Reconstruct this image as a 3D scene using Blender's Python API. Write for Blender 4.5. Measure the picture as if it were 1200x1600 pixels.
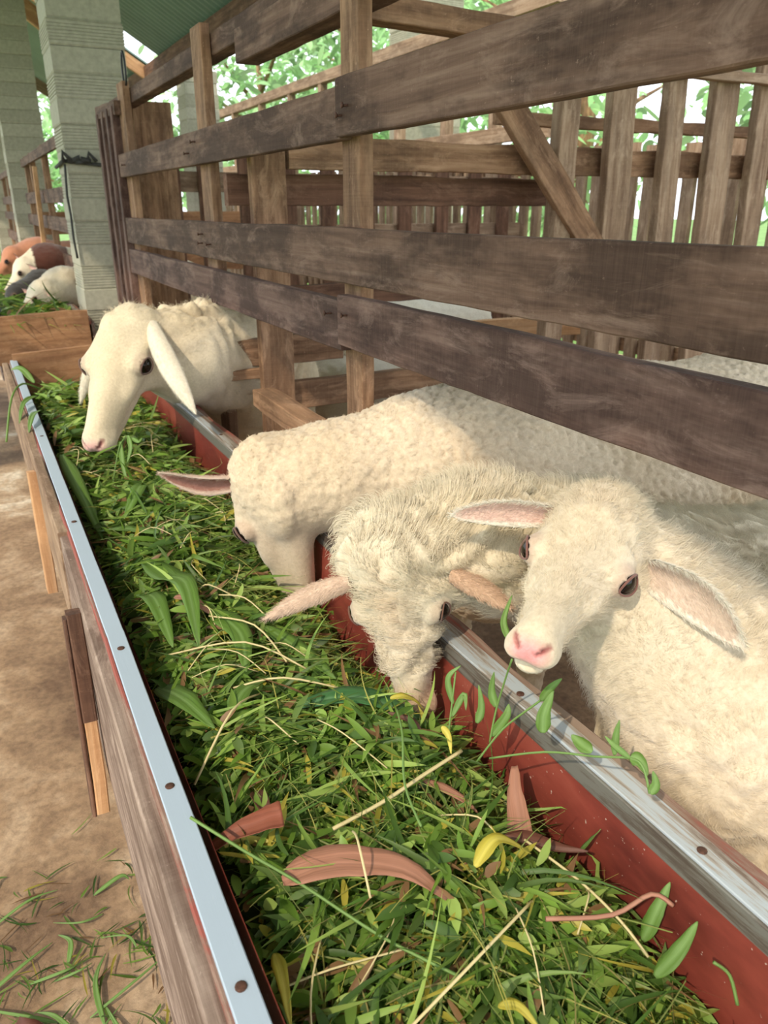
import bpy, math, random
import numpy as np
from mathutils import Vector, Matrix, noise, kdtree
random.seed(7); RNG = np.random.default_rng(7)
SC = bpy.context.scene
for o in list(bpy.data.objects): bpy.data.objects.remove(o)
COL = SC.collection
# ------------------------------------------------------------------ camera, world, sun, exposure
cd = bpy.data.cameras.new('camera'); cam = bpy.data.objects.new('camera', cd); COL.objects.link(cam); SC.camera = cam
cd.sensor_fit = 'VERTICAL'; cd.sensor_height = 32.0; cd.lens = 24.0; cd.clip_start = 0.05; cd.clip_end = 200
cd.dof.use_dof = True; cd.dof.focus_distance = 0.98; cd.dof.aperture_fstop = 9.0
cam.location = (0, 0, 0); cam.rotation_euler = (math.radians(90 - 21.72), 0, math.radians(-27.416))
SC.view_settings.view_transform = 'Standard'; SC.view_settings.look = 'None'
SC.view_settings.gamma = 1.0; SC.view_settings.use_curve_mapping = False
SC.view_settings.exposure = -0.14
W = bpy.data.worlds.new('sky'); SC.world = W; W.use_nodes = True
bg = W.node_tree.nodes['Background']; bg.inputs[0].default_value = (0.90, 0.94, 1.0, 1); bg.inputs[1].default_value = 2.5
sd = bpy.data.lights.new('sun', 'SUN'); sd.energy = 3.15; sd.color = (1.0, 0.85, 0.64); sd.angle = math.radians(0.8)
sun = bpy.data.objects.new('sun', sd); COL.objects.link(sun)
SUNV = Vector((-0.65, -0.42, 0.75)).normalized(); sun.rotation_euler = SUNV.to_track_quat('Z', 'Y').to_euler(); sun.location = (-4, -3, 6)
FLOOR = -1.12
# ------------------------------------------------------------------ materials
def newmat(name):
    m = bpy.data.materials.new(name); m.use_nodes = True; nt = m.node_tree
    b = nt.nodes['Principled BSDF']; return m, nt, b
def nd(nt, t, **k):
    n = nt.nodes.new(t)
    for a, v in k.items():
        if a.startswith('_'): n.inputs[a[1:]].default_value = v
        else: setattr(n, a, v)
    return n
def ramp(nt, src, stops):
    r = nt.nodes.new('ShaderNodeValToRGB'); nt.links.new(src, r.inputs[0]); e = r.color_ramp.elements
    while len(e) > 1: e.remove(e[0])
    e[0].position = stops[0][0]; e[0].color = (*stops[0][1], 1)
    for p, c in stops[1:]:
        q = e.new(p); q.color = (*c, 1)
    return r
def mixc(nt, fac, a, b, mode='MIX'):
    m = nt.nodes.new('ShaderNodeMix'); m.data_type = 'RGBA'; m.blend_type = mode
    for s, v in ((m.inputs[0], fac), (m.inputs[6], a), (m.inputs[7], b)):
        if isinstance(v, (int, float)): s.default_value = v
        elif isinstance(v, tuple): s.default_value = (*v, 1)
        else: nt.links.new(v, s)
    return m.outputs[2]
def coords(nt, attr, scale):
    if attr: c = nt.nodes.new('ShaderNodeAttribute'); c.attribute_name = attr; out = c.outputs['Vector']
    else: out = nt.nodes.new('ShaderNodeTexCoord').outputs['Object']
    mp = nt.nodes.new('ShaderNodeMapping'); mp.inputs['Scale'].default_value = scale; nt.links.new(out, mp.inputs[0]); return mp.outputs[0]
def nz(nt, vec, scale, detail=4, rough=.6, dist=0):
    n = nd(nt, 'ShaderNodeTexNoise', _Scale=scale, _Detail=detail, _Roughness=rough, _Distortion=dist); nt.links.new(vec, n.inputs['Vector']); return n.outputs['Fac']
def bump(nt, b, h, strength=.4, dist=.002):
    n = nd(nt, 'ShaderNodeBump', _Strength=strength, _Distance=dist); nt.links.new(h, n.inputs['Height']); nt.links.new(n.outputs[0], b.inputs['Normal'])
def wood(name, dark, mid, light, stain=(.05, .03, .022), stainamt=.5, rough=.8, sawamt=.05):
    m, nt, b = newmat(name)
    g = nz(nt, coords(nt, 'bc', (2.2, 55, 55)), 1, 6, .65, .4)
    r = ramp(nt, g, [(.3, dark), (.5, mid), (.72, light)])
    big = nz(nt, coords(nt, 'bc', (3.5, 9, 9)), 1, 5, .7)
    r2 = ramp(nt, big, [(.42, (1, 1, 1)), (.58, (0, 0, 0))])
    sc = nd(nt, 'ShaderNodeMath', operation='MULTIPLY'); nt.links.new(r2.outputs[0], sc.inputs[0]); sc.inputs[1].default_value = stainamt
    c = mixc(nt, sc.outputs[0], r.outputs[0], stain)
    pat = nz(nt, coords(nt, 'bc', (7, 20, 20)), 1, 6, .75, .6); rp = ramp(nt, pat, [(.52, (0, 0, 0)), (.70, (1, 1, 1))]); sp = nd(nt, 'ShaderNodeMath', operation='MULTIPLY'); nt.links.new(rp.outputs[0], sp.inputs[0]); sp.inputs[1].default_value = .55
    c = mixc(nt, sp.outputs[0], c, tuple(min(1, x * 1.25 + .02) for x in light))
    fine = nz(nt, coords(nt, 'bc', (120, 160, 160)), 1, 3, .6)
    r3 = ramp(nt, fine, [(.66, (0, 0, 0)), (.76, (1, 1, 1))])
    s3 = nd(nt, 'ShaderNodeMath', operation='MULTIPLY'); nt.links.new(r3.outputs[0], s3.inputs[0]); s3.inputs[1].default_value = .35
    c = mixc(nt, s3.outputs[0], c, tuple(min(1, x * 1.7 + .03) for x in light))
    nt.links.new(c, b.inputs['Base Color']); b.inputs['Roughness'].default_value = rough; b.inputs['Specular IOR Level'].default_value = .25
    saw = nz(nt, coords(nt, 'bc', (260, 5, 9)), 1, 4, .6, .8); rs = ramp(nt, saw, [(.42, (0, 0, 0)), (.66, (1, 1, 1))]); ss = nd(nt, 'ShaderNodeMath', operation='MULTIPLY'); nt.links.new(rs.outputs[0], ss.inputs[0]); ss.inputs[1].default_value = sawamt
    c = mixc(nt, ss.outputs[0], c, tuple(min(1, x * 1.45 + .02) for x in light)); nt.links.new(c, b.inputs['Base Color'])
    ad = nd(nt, 'ShaderNodeMath', operation='MULTIPLY_ADD'); nt.links.new(saw, ad.inputs[0]); ad.inputs[1].default_value = .22; nt.links.new(g, ad.inputs[2])
    bump(nt, b, ad.outputs[0], .7, .0026); return m
def plain(name, col, rough=.6, metal=0, var=.25, scale=40, bumpd=.001):
    m, nt, b = newmat(name); n = nz(nt, coords(nt, None, (1, 1, 1)), scale, 5)
    c = ramp(nt, n, [(.3, tuple(x * (1 - var) for x in col)), (.7, tuple(min(1, x * (1 + var)) for x in col))])
    nt.links.new(c.outputs[0], b.inputs['Base Color']); b.inputs['Roughness'].default_value = rough; b.inputs['Metallic'].default_value = metal
    bump(nt, b, n, .3, bumpd); return m
M = {}
M['rail'] = wood('weathered_rail_wood', (.085, .046, .031), (.162, .095, .066), (.25, .162, .12), (.035, .018, .012), .75)
M['rail_low'] = wood('purple_brown_wood', (.085, .046, .036), (.158, .092, .072), (.25, .16, .128), (.04, .02, .016), .75)
M['post'] = wood('brown_post_wood', (.16, .085, .045), (.31, .175, .10), (.45, .28, .17), (.06, .032, .02), .55)
M['slat'] = wood('tan_slat_wood', (.20, .12, .075), (.34, .23, .15), (.46, .34, .24), (.08, .045, .03), .45)
M['darkwood'] = wood('dark_brown_wood', (.08, .04, .025), (.16, .08, .05), (.25, .14, .09), (.04, .02, .015), .5)
M['plank'] = wood('trough_plank_wood', (.12, .078, .06), (.28, .205, .165), (.46, .36, .30), (.10, .06, .045), .6)
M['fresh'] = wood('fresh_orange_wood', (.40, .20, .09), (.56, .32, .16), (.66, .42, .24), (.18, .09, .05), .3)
M['endwood'] = wood('orange_brown_wood', (.25, .12, .06), (.38, .20, .10), (.48, .28, .15), (.12, .055, .03), .5)
M['rust'] = plain('rusty_iron', (.09, .04, .025), .8, .2, .5, 300)
M['wire'] = plain('black_wire', (.012, .012, .014), .5)
M['rope'] = plain('grey_rope', (.05, .05, .048), .9, 0, .5, 300)
def painted(name, base, worn, dirt, lo=.58, rough=.45):
    m, nt, b = newmat(name); v = coords(nt, 'bc', (3, 40, 40)); n = nz(nt, v, 1, 7, .75, .5)
    n2 = nz(nt, coords(nt, 'bc', (1.3, 2, 2)), 1, 3, .5)
    ad = nd(nt, 'ShaderNodeMath', operation='MULTIPLY_ADD'); nt.links.new(n2, ad.inputs[0]); ad.inputs[1].default_value = .5; nt.links.new(n, ad.inputs[2])
    r = ramp(nt, ad.outputs[0], [(lo + .22, base), (lo + .27, worn), (lo + .36, dirt)])
    nt.links.new(r.outputs[0], b.inputs['Base Color']); b.inputs['Roughness'].default_value = rough; bump(nt, b, n, .3, .001); return m
M['strip'] = painted('pale_blue_grey_paint', (.41, .50, .60), (.60, .60, .58), (.22, .12, .08), .64)
M['strip_r'] = painted('worn_pale_grey_paint', (.42, .47, .50), (.36, .33, .29), (.16, .11, .08), .46)
M['flange'] = painted('grey_metal_edge', (.17, .165, .14), (.12, .10, .08), (.07, .05, .04), .5)
M['redwood'] = painted('red_painted_wood', (.30, .075, .055), (.22, .11, .08), (.30, .22, .17), .5, .7)
def redliner():
    m, nt, b = newmat('red_painted_sheet'); v = coords(nt, None, (1, .35, 1)); n = nz(nt, v, 9, 6, .65)
    r = ramp(nt, n, [(.3, (.13, .026, .02)), (.5, (.27, .055, .038)), (.72, (.36, .095, .065))])
    sp = nz(nt, coords(nt, None, (1, 1, 1)), 190, 2, .5); r2 = ramp(nt, sp, [(.71, (0, 0, 0)), (.75, (1, 1, 1))])
    c = mixc(nt, r2.outputs[0], r.outputs[0], (.55, .40, .33))
    nt.links.new(c, b.inputs['Base Color']); b.inputs['Roughness'].default_value = .42; bump(nt, b, n, .25, .003); return m
M['red'] = redliner()
def concrete():
    m, nt, b = newmat('brown_concrete'); v = coords(nt, None, (1, 1, 1))
    a = nz(nt, v, 2.4, 7, .62, .3); f = nz(nt, v, 60, 6, .7)
    r = ramp(nt, a, [(.36, (.20, .12, .068)), (.48, (.38, .25, .145)), (.56, (.55, .40, .26)), (.62, (.80, .68, .52))])  # palest blotches paint dappled sun patches into the concrete colour
    r2 = ramp(nt, f, [(.35, (.55, .55, .55)), (.6, (1, 1, 1))])
    c = mixc(nt, .8, r.outputs[0], r2.outputs[0], 'MULTIPLY'); nt.links.new(c, b.inputs['Base Color']); b.inputs['Roughness'].default_value = .9
    bump(nt, b, f, .5, .004); return m
M['concrete'] = concrete()
M['earth'] = plain('pen_floor_slats', (.07, .05, .035), .95, 0, .5, 12, .01)
M['lawn'] = plain('outside_grass', (.16, .30, .07), .9, 0, .4, 3, .05)
M['block'] = plain('grey_green_block', (.40, .385, .30), .9, 0, .16, 35, .0012)
M['roof'] = plain('green_roof_sheet', (.17, .25, .21), .5, 0, .12, 3, .002)
M['rafter'] = wood('rafter_wood', (.16, .11, .07), (.26, .19, .12), (.36, .27, .18), (.08, .05, .03), .4)
def leafmat(name, attr=True, col=(.1, .25, .04), trans=.35, rough=.45, rib=.55):
    m, nt, b = newmat(name)
    if attr:
        a = nt.nodes.new('ShaderNodeAttribute'); a.attribute_name = 'col'; c = a.outputs['Color']
    else:
        n = nz(nt, coords(nt, 'bc', (6, 420, 70)), 1, 4); c = ramp(nt, n, [(.3, tuple(x * .8 for x in col)), (.7, tuple(min(1, x * 1.15) for x in col))]).outputs[0]
        at = nt.nodes.new('ShaderNodeAttribute'); at.attribute_name = 'bc'; sx = nt.nodes.new('ShaderNodeSeparateXYZ'); nt.links.new(at.outputs['Vector'], sx.inputs[0])
        ab = nd(nt, 'ShaderNodeMath', operation='ABSOLUTE'); nt.links.new(sx.outputs['Y'], ab.inputs[0]); rb = ramp(nt, ab.outputs[0], [(.0006, (1, 1, 1)), (.0016, (0, 0, 0))]); sm_ = nd(nt, 'ShaderNodeMath', operation='MULTIPLY'); nt.links.new(rb.outputs[0], sm_.inputs[0]); sm_.inputs[1].default_value = rib
        c = mixc(nt, sm_.outputs[0], c, tuple(min(1, x * 1.5 + .12) for x in col)); bump(nt, b, n, .5, .001)
    nt.links.new(c, b.inputs['Base Color']); b.inputs['Roughness'].default_value = rough; b.inputs['Specular IOR Level'].default_value = .4
    t = nt.nodes.new('ShaderNodeBsdfTranslucent'); nt.links.new(c, t.inputs[0]); mx = nt.nodes.new('ShaderNodeMixShader'); mx.inputs[0].default_value = trans
    nt.links.new(b.outputs[0], mx.inputs[1]); nt.links.new(t.outputs[0], mx.inputs[2]); nt.links.new(mx.outputs[0], nt.nodes['Material Output'].inputs[0]); return m
M['grass'] = leafmat('cut_grass')
M['tree_leaf'] = leafmat('tree_leaf', trans=.6)
M['dry'] = leafmat('dry_brown_leaf', False, (.42, .20, .13), .1, .6, .15)
M['dry_dark'] = leafmat('dark_dry_leaf', False, (.13, .045, .028), .05, .6)
M['dry_red'] = leafmat('red_brown_sheath', False, (.27, .085, .05), .05, .55, .1)
M['green_leaf'] = leafmat('broad_green_leaf', False, (.15, .28, .05), .3, .5)
M['deep_leaf'] = leafmat('blue_green_leaf', False, (.07, .20, .07), .25, .35)
M['yellow_leaf'] = leafmat('yellow_leaf', False, (.60, .52, .07), .35, .6)
M['straw'] = leafmat('straw_stalk', False, (.55, .46, .22), .1, .6)
def skinmat(name, rough=.85, sub=0.0):
    m, nt, b = newmat(name); a = nt.nodes.new('ShaderNodeAttribute'); a.attribute_name = 'col'
    n = nz(nt, coords(nt, None, (1, 1, 1)), 160, 5, .7); r = ramp(nt, n, [(.3, (.80, .78, .74)), (.65, (1, 1, 1))])
    c = mixc(nt, 1.0, a.outputs['Color'], r.outputs[0], 'MULTIPLY'); nt.links.new(c, b.inputs['Base Color'])
    b.inputs['Roughness'].default_value = rough; b.inputs['Specular IOR Level'].default_value = .15
    b.inputs['Sheen Weight'].default_value = .25; b.inputs['Sheen Roughness'].default_value = .6
    bump(nt, b, n, .5, .0025); return m
M['fleece'] = skinmat('sheep_fleece')
def hairmat():
    m, nt, b = newmat('wool_fibre'); a = nt.nodes.new('ShaderNodeAttribute'); a.attribute_name = 'col'; nt.links.new(a.outputs['Color'], b.inputs['Base Color'])
    b.inputs['Roughness'].default_value = .7; b.inputs['Specular IOR Level'].default_value = .2
    n = nt.nodes.new('ShaderNodeAttribute'); n.attribute_name = 'nrm'
    g = nt.nodes.new('ShaderNodeNewGeometry'); v1 = nd(nt, 'ShaderNodeVectorMath', operation='SCALE'); v1.inputs['Scale'].default_value = 1.0; nt.links.new(g.outputs['Normal'], v1.inputs[0])
    v2 = nd(nt, 'ShaderNodeVectorMath', operation='ADD'); nt.links.new(v1.outputs[0], v2.inputs[0]); nt.links.new(n.outputs['Vector'], v2.inputs[1])
    v3 = nd(nt, 'ShaderNodeVectorMath', operation='NORMALIZE'); nt.links.new(v2.outputs[0], v3.inputs[0]); nt.links.new(v3.outputs[0], b.inputs['Normal'])
    t = nt.nodes.new('ShaderNodeBsdfTranslucent'); nt.links.new(a.outputs['Color'], t.inputs[0]); mx = nt.nodes.new('ShaderNodeMixShader'); mx.inputs[0].default_value = .1
    nt.links.new(b.outputs[0], mx.inputs[1]); nt.links.new(t.outputs[0], mx.inputs[2]); nt.links.new(mx.outputs[0], nt.nodes['Material Output'].inputs[0]); return m
M['hair'] = hairmat()
def eyemat():
    m, nt, b = newmat('dark_eye'); b.inputs['Base Color'].default_value = (.012, .007, .005, 1); b.inputs['Roughness'].default_value = .06; b.inputs['Specular IOR Level'].default_value = .4; return m
M['eye'] = eyemat()
# ------------------------------------------------------------------ helpers
def link(name, me, mat=None, parent=None, loc=None):
    o = bpy.data.objects.new(name, me); COL.objects.link(o)
    if mat is not None: me.materials.append(mat)
    if parent is not None: o.parent = parent
    if loc is not None: o.location = loc
    return o
def tag(o, label=None, cat=None, group=None, kind=None):
    for k, v in (('label', label), ('category', cat), ('group', group), ('kind', kind)):
        if v: o[k] = v
    return o
def thing(name, label, cat, loc, group=None):
    o = bpy.data.objects.new(name, None); COL.objects.link(o); o.location = loc; o.empty_display_size = .1
    bpy.context.view_layer.update() if False else None
    return tag(o, label, cat, group)
class MB:
    """collects geometry in world coordinates; build() subtracts the parent's location"""
    def __init__(s): s.v = []; s.f = []; s.bc = []; s.sm = []
    def add(s, vs, fs, bcs=None, smooth=False):
        n = len(s.v); s.v += [tuple(p) for p in vs]; s.f += [tuple(i + n for i in f) for f in fs]
        s.bc += list(bcs) if bcs is not None else [tuple(p) for p in vs]; s.sm += [smooth] * len(fs)
    def board(s, a, b, up, w, t, seg=None, wob=.0015, bev=.002, taper=0):
        """beam from a to b; width w along 'up', thickness t sideways; grain follows the length"""
        a = Vector(a); b = Vector(b); d = b - a; L = d.length; d.normalize(); up = Vector(up); side = d.cross(up).normalized(); up = side.cross(d).normalized()
        n = seg or max(2, int(L / .05)); off = random.random() * 50; vs = []; bc = []; fs = []
        ring = []
        for i, (x, y) in enumerate(((-1, -1), (1, -1), (1, 1), (-1, 1))):
            ring += [(x * (t / 2 - (bev if i % 2 == 0 else 0)), y * (w / 2 - (0 if i % 2 == 0 else bev))), (x * (t / 2 - (0 if i % 2 == 0 else bev)), y * (w / 2 - (bev if i % 2 == 0 else 0)))]
        # ordered octagon
        h, k = t / 2, w / 2
        ring = [(-h + bev, -k), (h - bev, -k), (h, -k + bev), (h, k - bev), (h - bev, k), (-h + bev, k), (-h, k - bev), (-h, -k + bev)]
        for i in range(n + 1):
            f = i / n; c = a + d * (L * f); e = 1 if 0 < i < n else .985
            wb = noise.noise(Vector((off, f * L * 6, 0))) * wob * 2; wt = noise.noise(Vector((off + 9, f * L * 9, 0))) * wob; wu = noise.noise(Vector((off + 19, f * L * 14, 5))) * wob * 1.5
            sc = 1 - taper * f
            for (x, y) in ring:
                yy = y * sc * e + wb * (1 if y > 0 else 0) + wu * (1 if y < 0 else 0)
                vs.append(c + side * (x * e + wt * .4) + up * yy); bc.append((f * L + off, x + off * .37, y + off * .11))
        for i in range(n):
            for j in range(8):
                q = (j + 1) % 8; fs.append((i * 8 + j, i * 8 + q, (i + 1) * 8 + q, (i + 1) * 8 + j))
        fs.append(tuple(range(7, -1, -1))); fs.append(tuple(n * 8 + j for j in range(8)))
        s.add(vs, fs, bc); return s
    def tube(s, pts, r, n=8, caps=True):
        pts = [Vector(p) for p in pts]; rr = r if isinstance(r, (list, tuple)) else [r] * len(pts); vs = []; fs = []; u = None; bc = []; L = 0
        for i, p in enumerate(pts):
            d = (pts[min(i + 1, len(pts) - 1)] - pts[max(i - 1, 0)]).normalized()
            if u is None: u = d.orthogonal().normalized()
            u = (u - d * u.dot(d)).normalized(); v = d.cross(u)
            if i: L += (p - pts[i - 1]).length
            for j in range(n):
                a = 2 * math.pi * j / n; vs.append(p + (u * math.cos(a) + v * math.sin(a)) * rr[i]); bc.append((L, math.cos(a) * rr[i], math.sin(a) * rr[i]))
        for i in range(len(pts) - 1):
            for j in range(n):
                q = (j + 1) % n; fs.append((i * n + j, i * n + q, (i + 1) * n + q, (i + 1) * n + j))
        if caps: fs.append(tuple(range(n - 1, -1, -1))); fs.append(tuple((len(pts) - 1) * n + j for j in range(n)))
        s.add(vs, fs, bc, True); return s
    def disc(s, c, nrm, r, h, n=12):
        c = Vector(c); nrm = Vector(nrm).normalized(); return s.tube([c - nrm * h, c + nrm * h * .6, c + nrm * h], [r, r, r * .6], n)
    def build(s, name, mat, parent=None, loc=None):
        off = Vector(parent_loc(parent)) if parent is not None else Vector(loc or (0, 0, 0))
        me = bpy.data.meshes.new(name); me.from_pydata([Vector(p) - off for p in s.v], [], s.f); me.update()
        at = me.attributes.new('bc', 'FLOAT_VECTOR', 'POINT'); at.data.foreach_set('vector', np.array(s.bc, 'f').ravel())
        me.polygons.foreach_set('use_smooth', s.sm)
        return link(name, me, mat, parent, loc if parent is None else None)
def parent_loc(p):
    v = Vector((0, 0, 0))
    while p is not None: v += p.location; p = p.parent
    return v
Z = (0, 0, 1)
# ------------------------------------------------------------------ setting
def slab(name, x0, x1, y0, y1, z, mat, th=.1):
    mb = MB(); vs = [(x0, y0, z - th), (x1, y0, z - th), (x1, y1, z - th), (x0, y1, z - th), (x0, y0, z), (x1, y0, z), (x1, y1, z), (x0, y1, z)]
    mb.add(vs, [(3, 2, 1, 0), (4, 5, 6, 7), (0, 1, 5, 4), (1, 2, 6, 5), (2, 3, 7, 6), (3, 0, 4, 7)]); return tag(mb.build(name, mat), kind='structure')
slab('floor', -2.2, 4.6, -3, 17, FLOOR, M['concrete'])
slab('floor', -60, 60, -40, 90, FLOOR - .03, M['lawn'], .3)
# roof: corrugated sheets falling to the right of a ridge at x=-.35, left slope unseen, its eave set to shade the fence
RX, RZ, SL = -.35, 2.93, .61
def roof_sheet(y0, y1, right=True):
    x0, x1 = (RX, 2.35) if right else (RX, -1.53); dz = -SL; mb = MB(); n = int((y1 - y0) / .026); vs = []; fs = []
    for i in range(n + 1):
        y = y0 + (y1 - y0) * i / n; w = .012 * (1 if i % 4 in (1, 2) else -1) * (1 if i % 4 else 1)
        for x in (x0, x1): vs.append((x, y, RZ - SL * abs(x - RX) + w))
        for x in (x0, x1): vs.append((x, y, RZ - SL * abs(x - RX) + w + .004))
    for i in range(n):
        a = i * 4; b = a + 4; fs += [(a, a + 1, b + 1, b), (a + 2, b + 2, b + 3, a + 3)]
    mb.add(vs, fs); return tag(mb.build('ceiling', M['roof']), kind='structure')
roof_sheet(-3, 9.05); roof_sheet(9.62, 14.4); roof_sheet(-3, 14.4, False)
def beam(a, b, w, t, label, mat='rafter', cat='beam', name='roof_beam'):
    mb = MB().board(a, b, Z, w, t, seg=8); c = Vector(a)
    return tag(mb.build(name, M[mat], loc=a), label, cat)
def roofp(x, y, d=0): return (x, y, RZ - SL * abs(x - RX) - d)
beam(roofp(-.3, 14.35, .10), roofp(2.3, 14.35, .10), .16, .05, 'dark gable rafter at the far end of the green roof')
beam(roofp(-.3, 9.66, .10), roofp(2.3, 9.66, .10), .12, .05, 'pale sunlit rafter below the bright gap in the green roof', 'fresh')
beam((.55, 10, 2.24), (1.36, 10, 1.63), .17, .05, 'orange lit beam between the two nearest left pillars', 'fresh')  # sunlit orange put into the wood colour of this beam
beam((2.1, 3, RZ - SL * 2.45 - .09), (2.1, 14, RZ - SL * 2.45 - .09), .12, .07, 'dark purlin running lengthwise under the green roof behind the fence', 'darkwood')
# ------------------------------------------------------------------ pillars of split-face block
def pillar(x0, x1, y0, y1, z1, label, ridged=True):
    t = thing('block_pillar', label, 'pillar', (x0, y0, FLOOR), 'block pillars of the shed')
    mb = MB(); z = FLOOR; h = .116; k = 0
    while z < z1:
        e = random.uniform(-.002, .004)
        ax, bx, ay, by = x0 - e, x1 + e, y0 - e, y1 + e; g = .008
        prof = [(0, .006), (.004, 0)]
        nr = 7 if (k % 2 == 0) else 1; zz = [(0, .005), (g, .0)]
        if nr > 1:
            for i in range(nr): 
                za = g + (h - 2 * g) * i / nr; zb = g + (h - 2 * g) * (i + 1) / nr; zz += [(za + .001, 0), (zb - .004, 0), (zb - .003, .0045), (zb, .0045)]
        zz += [(h - .004, 0), (h, .006)]
        vs = []; fs = []
        for dz, ins in zz:
            for (x, y) in ((ax + ins, ay + ins), (bx - ins, ay + ins), (bx - ins, by - ins), (ax + ins, by - ins)): vs.append((x, y, z + dz))
        for i in range(len(zz) - 1):
            for j in range(4): q = (j + 1) % 4; fs.append((i * 4 + j, i * 4 + q, (i + 1) * 4 + q, (i + 1) * 4 + j))
        fs.append((len(zz) * 4 - 4, len(zz) * 4 - 3, len(zz) * 4 - 2, len(zz) * 4 - 1)); mb.add(vs, fs)
        z += h; k += 1
    mb.build('block_courses', M['block'], t); return t
pl1 = pillar(.545, .90, 4.6, 4.95, 2.3, 'grey-green block pillar beside the near pen gate, rope tied round it')
pillar(.52, .88, 8.9, 9.25, 2.4, 'second block pillar, behind the next trough on the left edge')
pillar(.50, .86, 13.2, 13.5, 2.4, 'farthest left block pillar, only a sliver showing at the frame edge')
pillar(2.33, 2.68, 9.0, 9.35, 1.25, 'distant block pillar seen above the near fence end post')
pillar(3.42, 3.95, 6.2, 6.5, 1.6, 'pale block pillar seen behind the tallest fence post')
t = thing('tie_rope', 'dark frayed rope knotted round the near block pillar', 'rope', (.54, 4.59, .2))
r = MB(); pts = [(.535 + .0, 4.99, .20), (.53, 4.59, .215), (.70, 4.585, .20), (.92, 4.585, .195)]; r.tube(pts, .010, 6)
for k in range(5): r.tube([(.53 + .03 * k, 4.58, .21), (.55 + .03 * k + random.uniform(-.03, .03), 4.565, .235 + random.uniform(-.03, .03)), (.57 + .03 * k, 4.575, .215)], .012, 6)
r.build('rope_loop', M['rope'], t)
r = MB(); r.tube([(.537, 4.60, .2), (.525, 4.585, .05), (.53, 4.585, -.05), (.527, 4.585, -.16), (.533, 4.585, -.26)], .006, 6); r.build('rope_tail', M['rope'], t)
# ------------------------------------------------------------------ near pen fence (nailed together: one thing)
FX = .62
fence = thing('pen_fence', 'long weathered plank fence the sheep reach under, nearest the camera', 'fence', (FX, 1.3, FLOOR))
def rail(parent, y0, y1, z0, z1, x=FX, th=.024, mat='rail', z0b=None, z1b=None, name='rail'):
    zc0 = (z0 + z1) / 2; zc1 = ((z0b if z0b is not None else z0) + (z1b if z1b is not None else z1)) / 2
    return MB().board((x + th / 2, y0, zc0), (x + th / 2, y1, zc1), Z, abs(z1 - z0), th, wob=.0012).build(name, M[mat], parent)
# far segments end at the joint near y=1.36, near segments run on past the camera
rail(fence, 1.365, 3.53, .108, .193); rail(fence, -.6, 1.372, .112, .205, FX - .004)
rail(fence, -.6, 3.60, -.030, -.128, FX, z0b=-.045, z1b=-.143)
rail(fence, 1.378, 3.62, -.168, -.263, mat='rail_low'); rail(fence, -.6, 1.384, -.155, -.252, FX - .003, mat='rail_low')
rail(fence, 1.30, 3.93, .372, .425, .674, .05); rail(fence, -.6, 2.09, .325, .40, .673, .06)
# bottom member resting near the trough edge
MB().board((.67, 1.30, -.50), (.66, 1.99, -.485), Z, .05, .06, wob=.003).build('bottom_member', M['post'], fence)
def fpost(parent, x, y, z0, z1, wx, wy, mat='post', name='post'):
    return MB().board((x, y, z0), (x, y, z1), (0, 1, 0), wy, wx, wob=.002).build(name, M[mat], parent)
fpost(fence, .6585, 1.373, FLOOR, .75, .027, .075)
fpost(fence, .6585, 2.34, FLOOR, .445, .027, .10)
fpost(fence, .6585, 3.48, FLOOR, .445, .027, .12)
fpost(fence, .79, 3.62, FLOOR, .40, .16, .03)
fpost(fence, .742, 2.10, FLOOR, .165, .095, .032)
for (y, z) in ((1.32, .158), (1.345, .145), (2.33, .165), (2.41, .14), (2.33, -.075), (2.34, -.10), (2.25, -.1), (1.42, -.195), (1.34, -.19), (3.4, .15)):
    MB().tube([(FX + .01, y, z), (FX - .006, y, z), (FX - .012, y + .004, z - .001)], .0022, 6).disc((FX - .014, y + .004, z), (-1, 0, 0), .005, .0012).build('nail', M['rust'], fence)
# wire loop on the end post
tag(MB().tube([(.66, 3.43 + .03 * math.cos(a), .43 + .055 + .06 * math.sin(a)) for a in np.linspace(-1.2, 4.3, 16)], .004, 6).build('wire_loop', M['wire'], loc=(.66, 3.43, .43)), 'black wire loop sticking up from the fence end post', 'wire')
# gate of upright slats between fence end and pillar
gate = thing('pen_gate', 'narrow gate of upright weathered slats between fence end and block pillar', 'gate', (FX, 3.75, FLOOR))
for y in (3.56, 3.68, 3.80, 3.93): MB().board((FX + .02, y, -.95), (FX + .02, y, .37), (0, 1, 0), .045, .05).build('slat', M['rail_low'], gate)
MB().board((FX + .03, 3.5, .36), (FX + .03, 3.97, .38), Z, .05, .06).build('top_rail', M['rail'], gate); MB().board((FX + .06, 3.5, -.88), (FX + .06, 3.97, -.88), Z, .07, .03).build('bottom_rail', M['post'], gate)
# ------------------------------------------------------------------ divider between pens (crosswise) with planks
div = thing('divider_fence', 'brown crosswise plank divider behind the near fence, with diagonal brace', 'fence', (1.6, 2.18, FLOOR))
def xrail(parent, x0, x1, y, z0, z1, mat='post', th=.035, name='rail', **k): return MB().board((x0, y, (z0 + z1) / 2), (x1, y, (z0 + z1) / 2), Z, z1 - z0, th, wob=.003).build(name, M[mat], parent)
xrail(div, .80, 3.2, 2.10, .09, .17); xrail(div, .655, 1.78, 2.19, .0, .082, 'darkwood')
xrail(div, .62, .99, 2.20, -.44, -.36); xrail(div, .62, .72, 2.16, -.47, -.44, 'post', .02, 'rail_stub')
xrail(div, .78, 1.50, 2.12, -.56, -.478); xrail(div, .78, 1.75, 2.19, -.275, -.215, 'darkwood'); xrail(div, .78, 1.25, 2.25, -.18, -.15)
xrail(div, 1.6, 3.3, 2.30, .245, .285); xrail(div, .78, 1.75, 2.2, -.98, -.9, 'darkwood')
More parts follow.
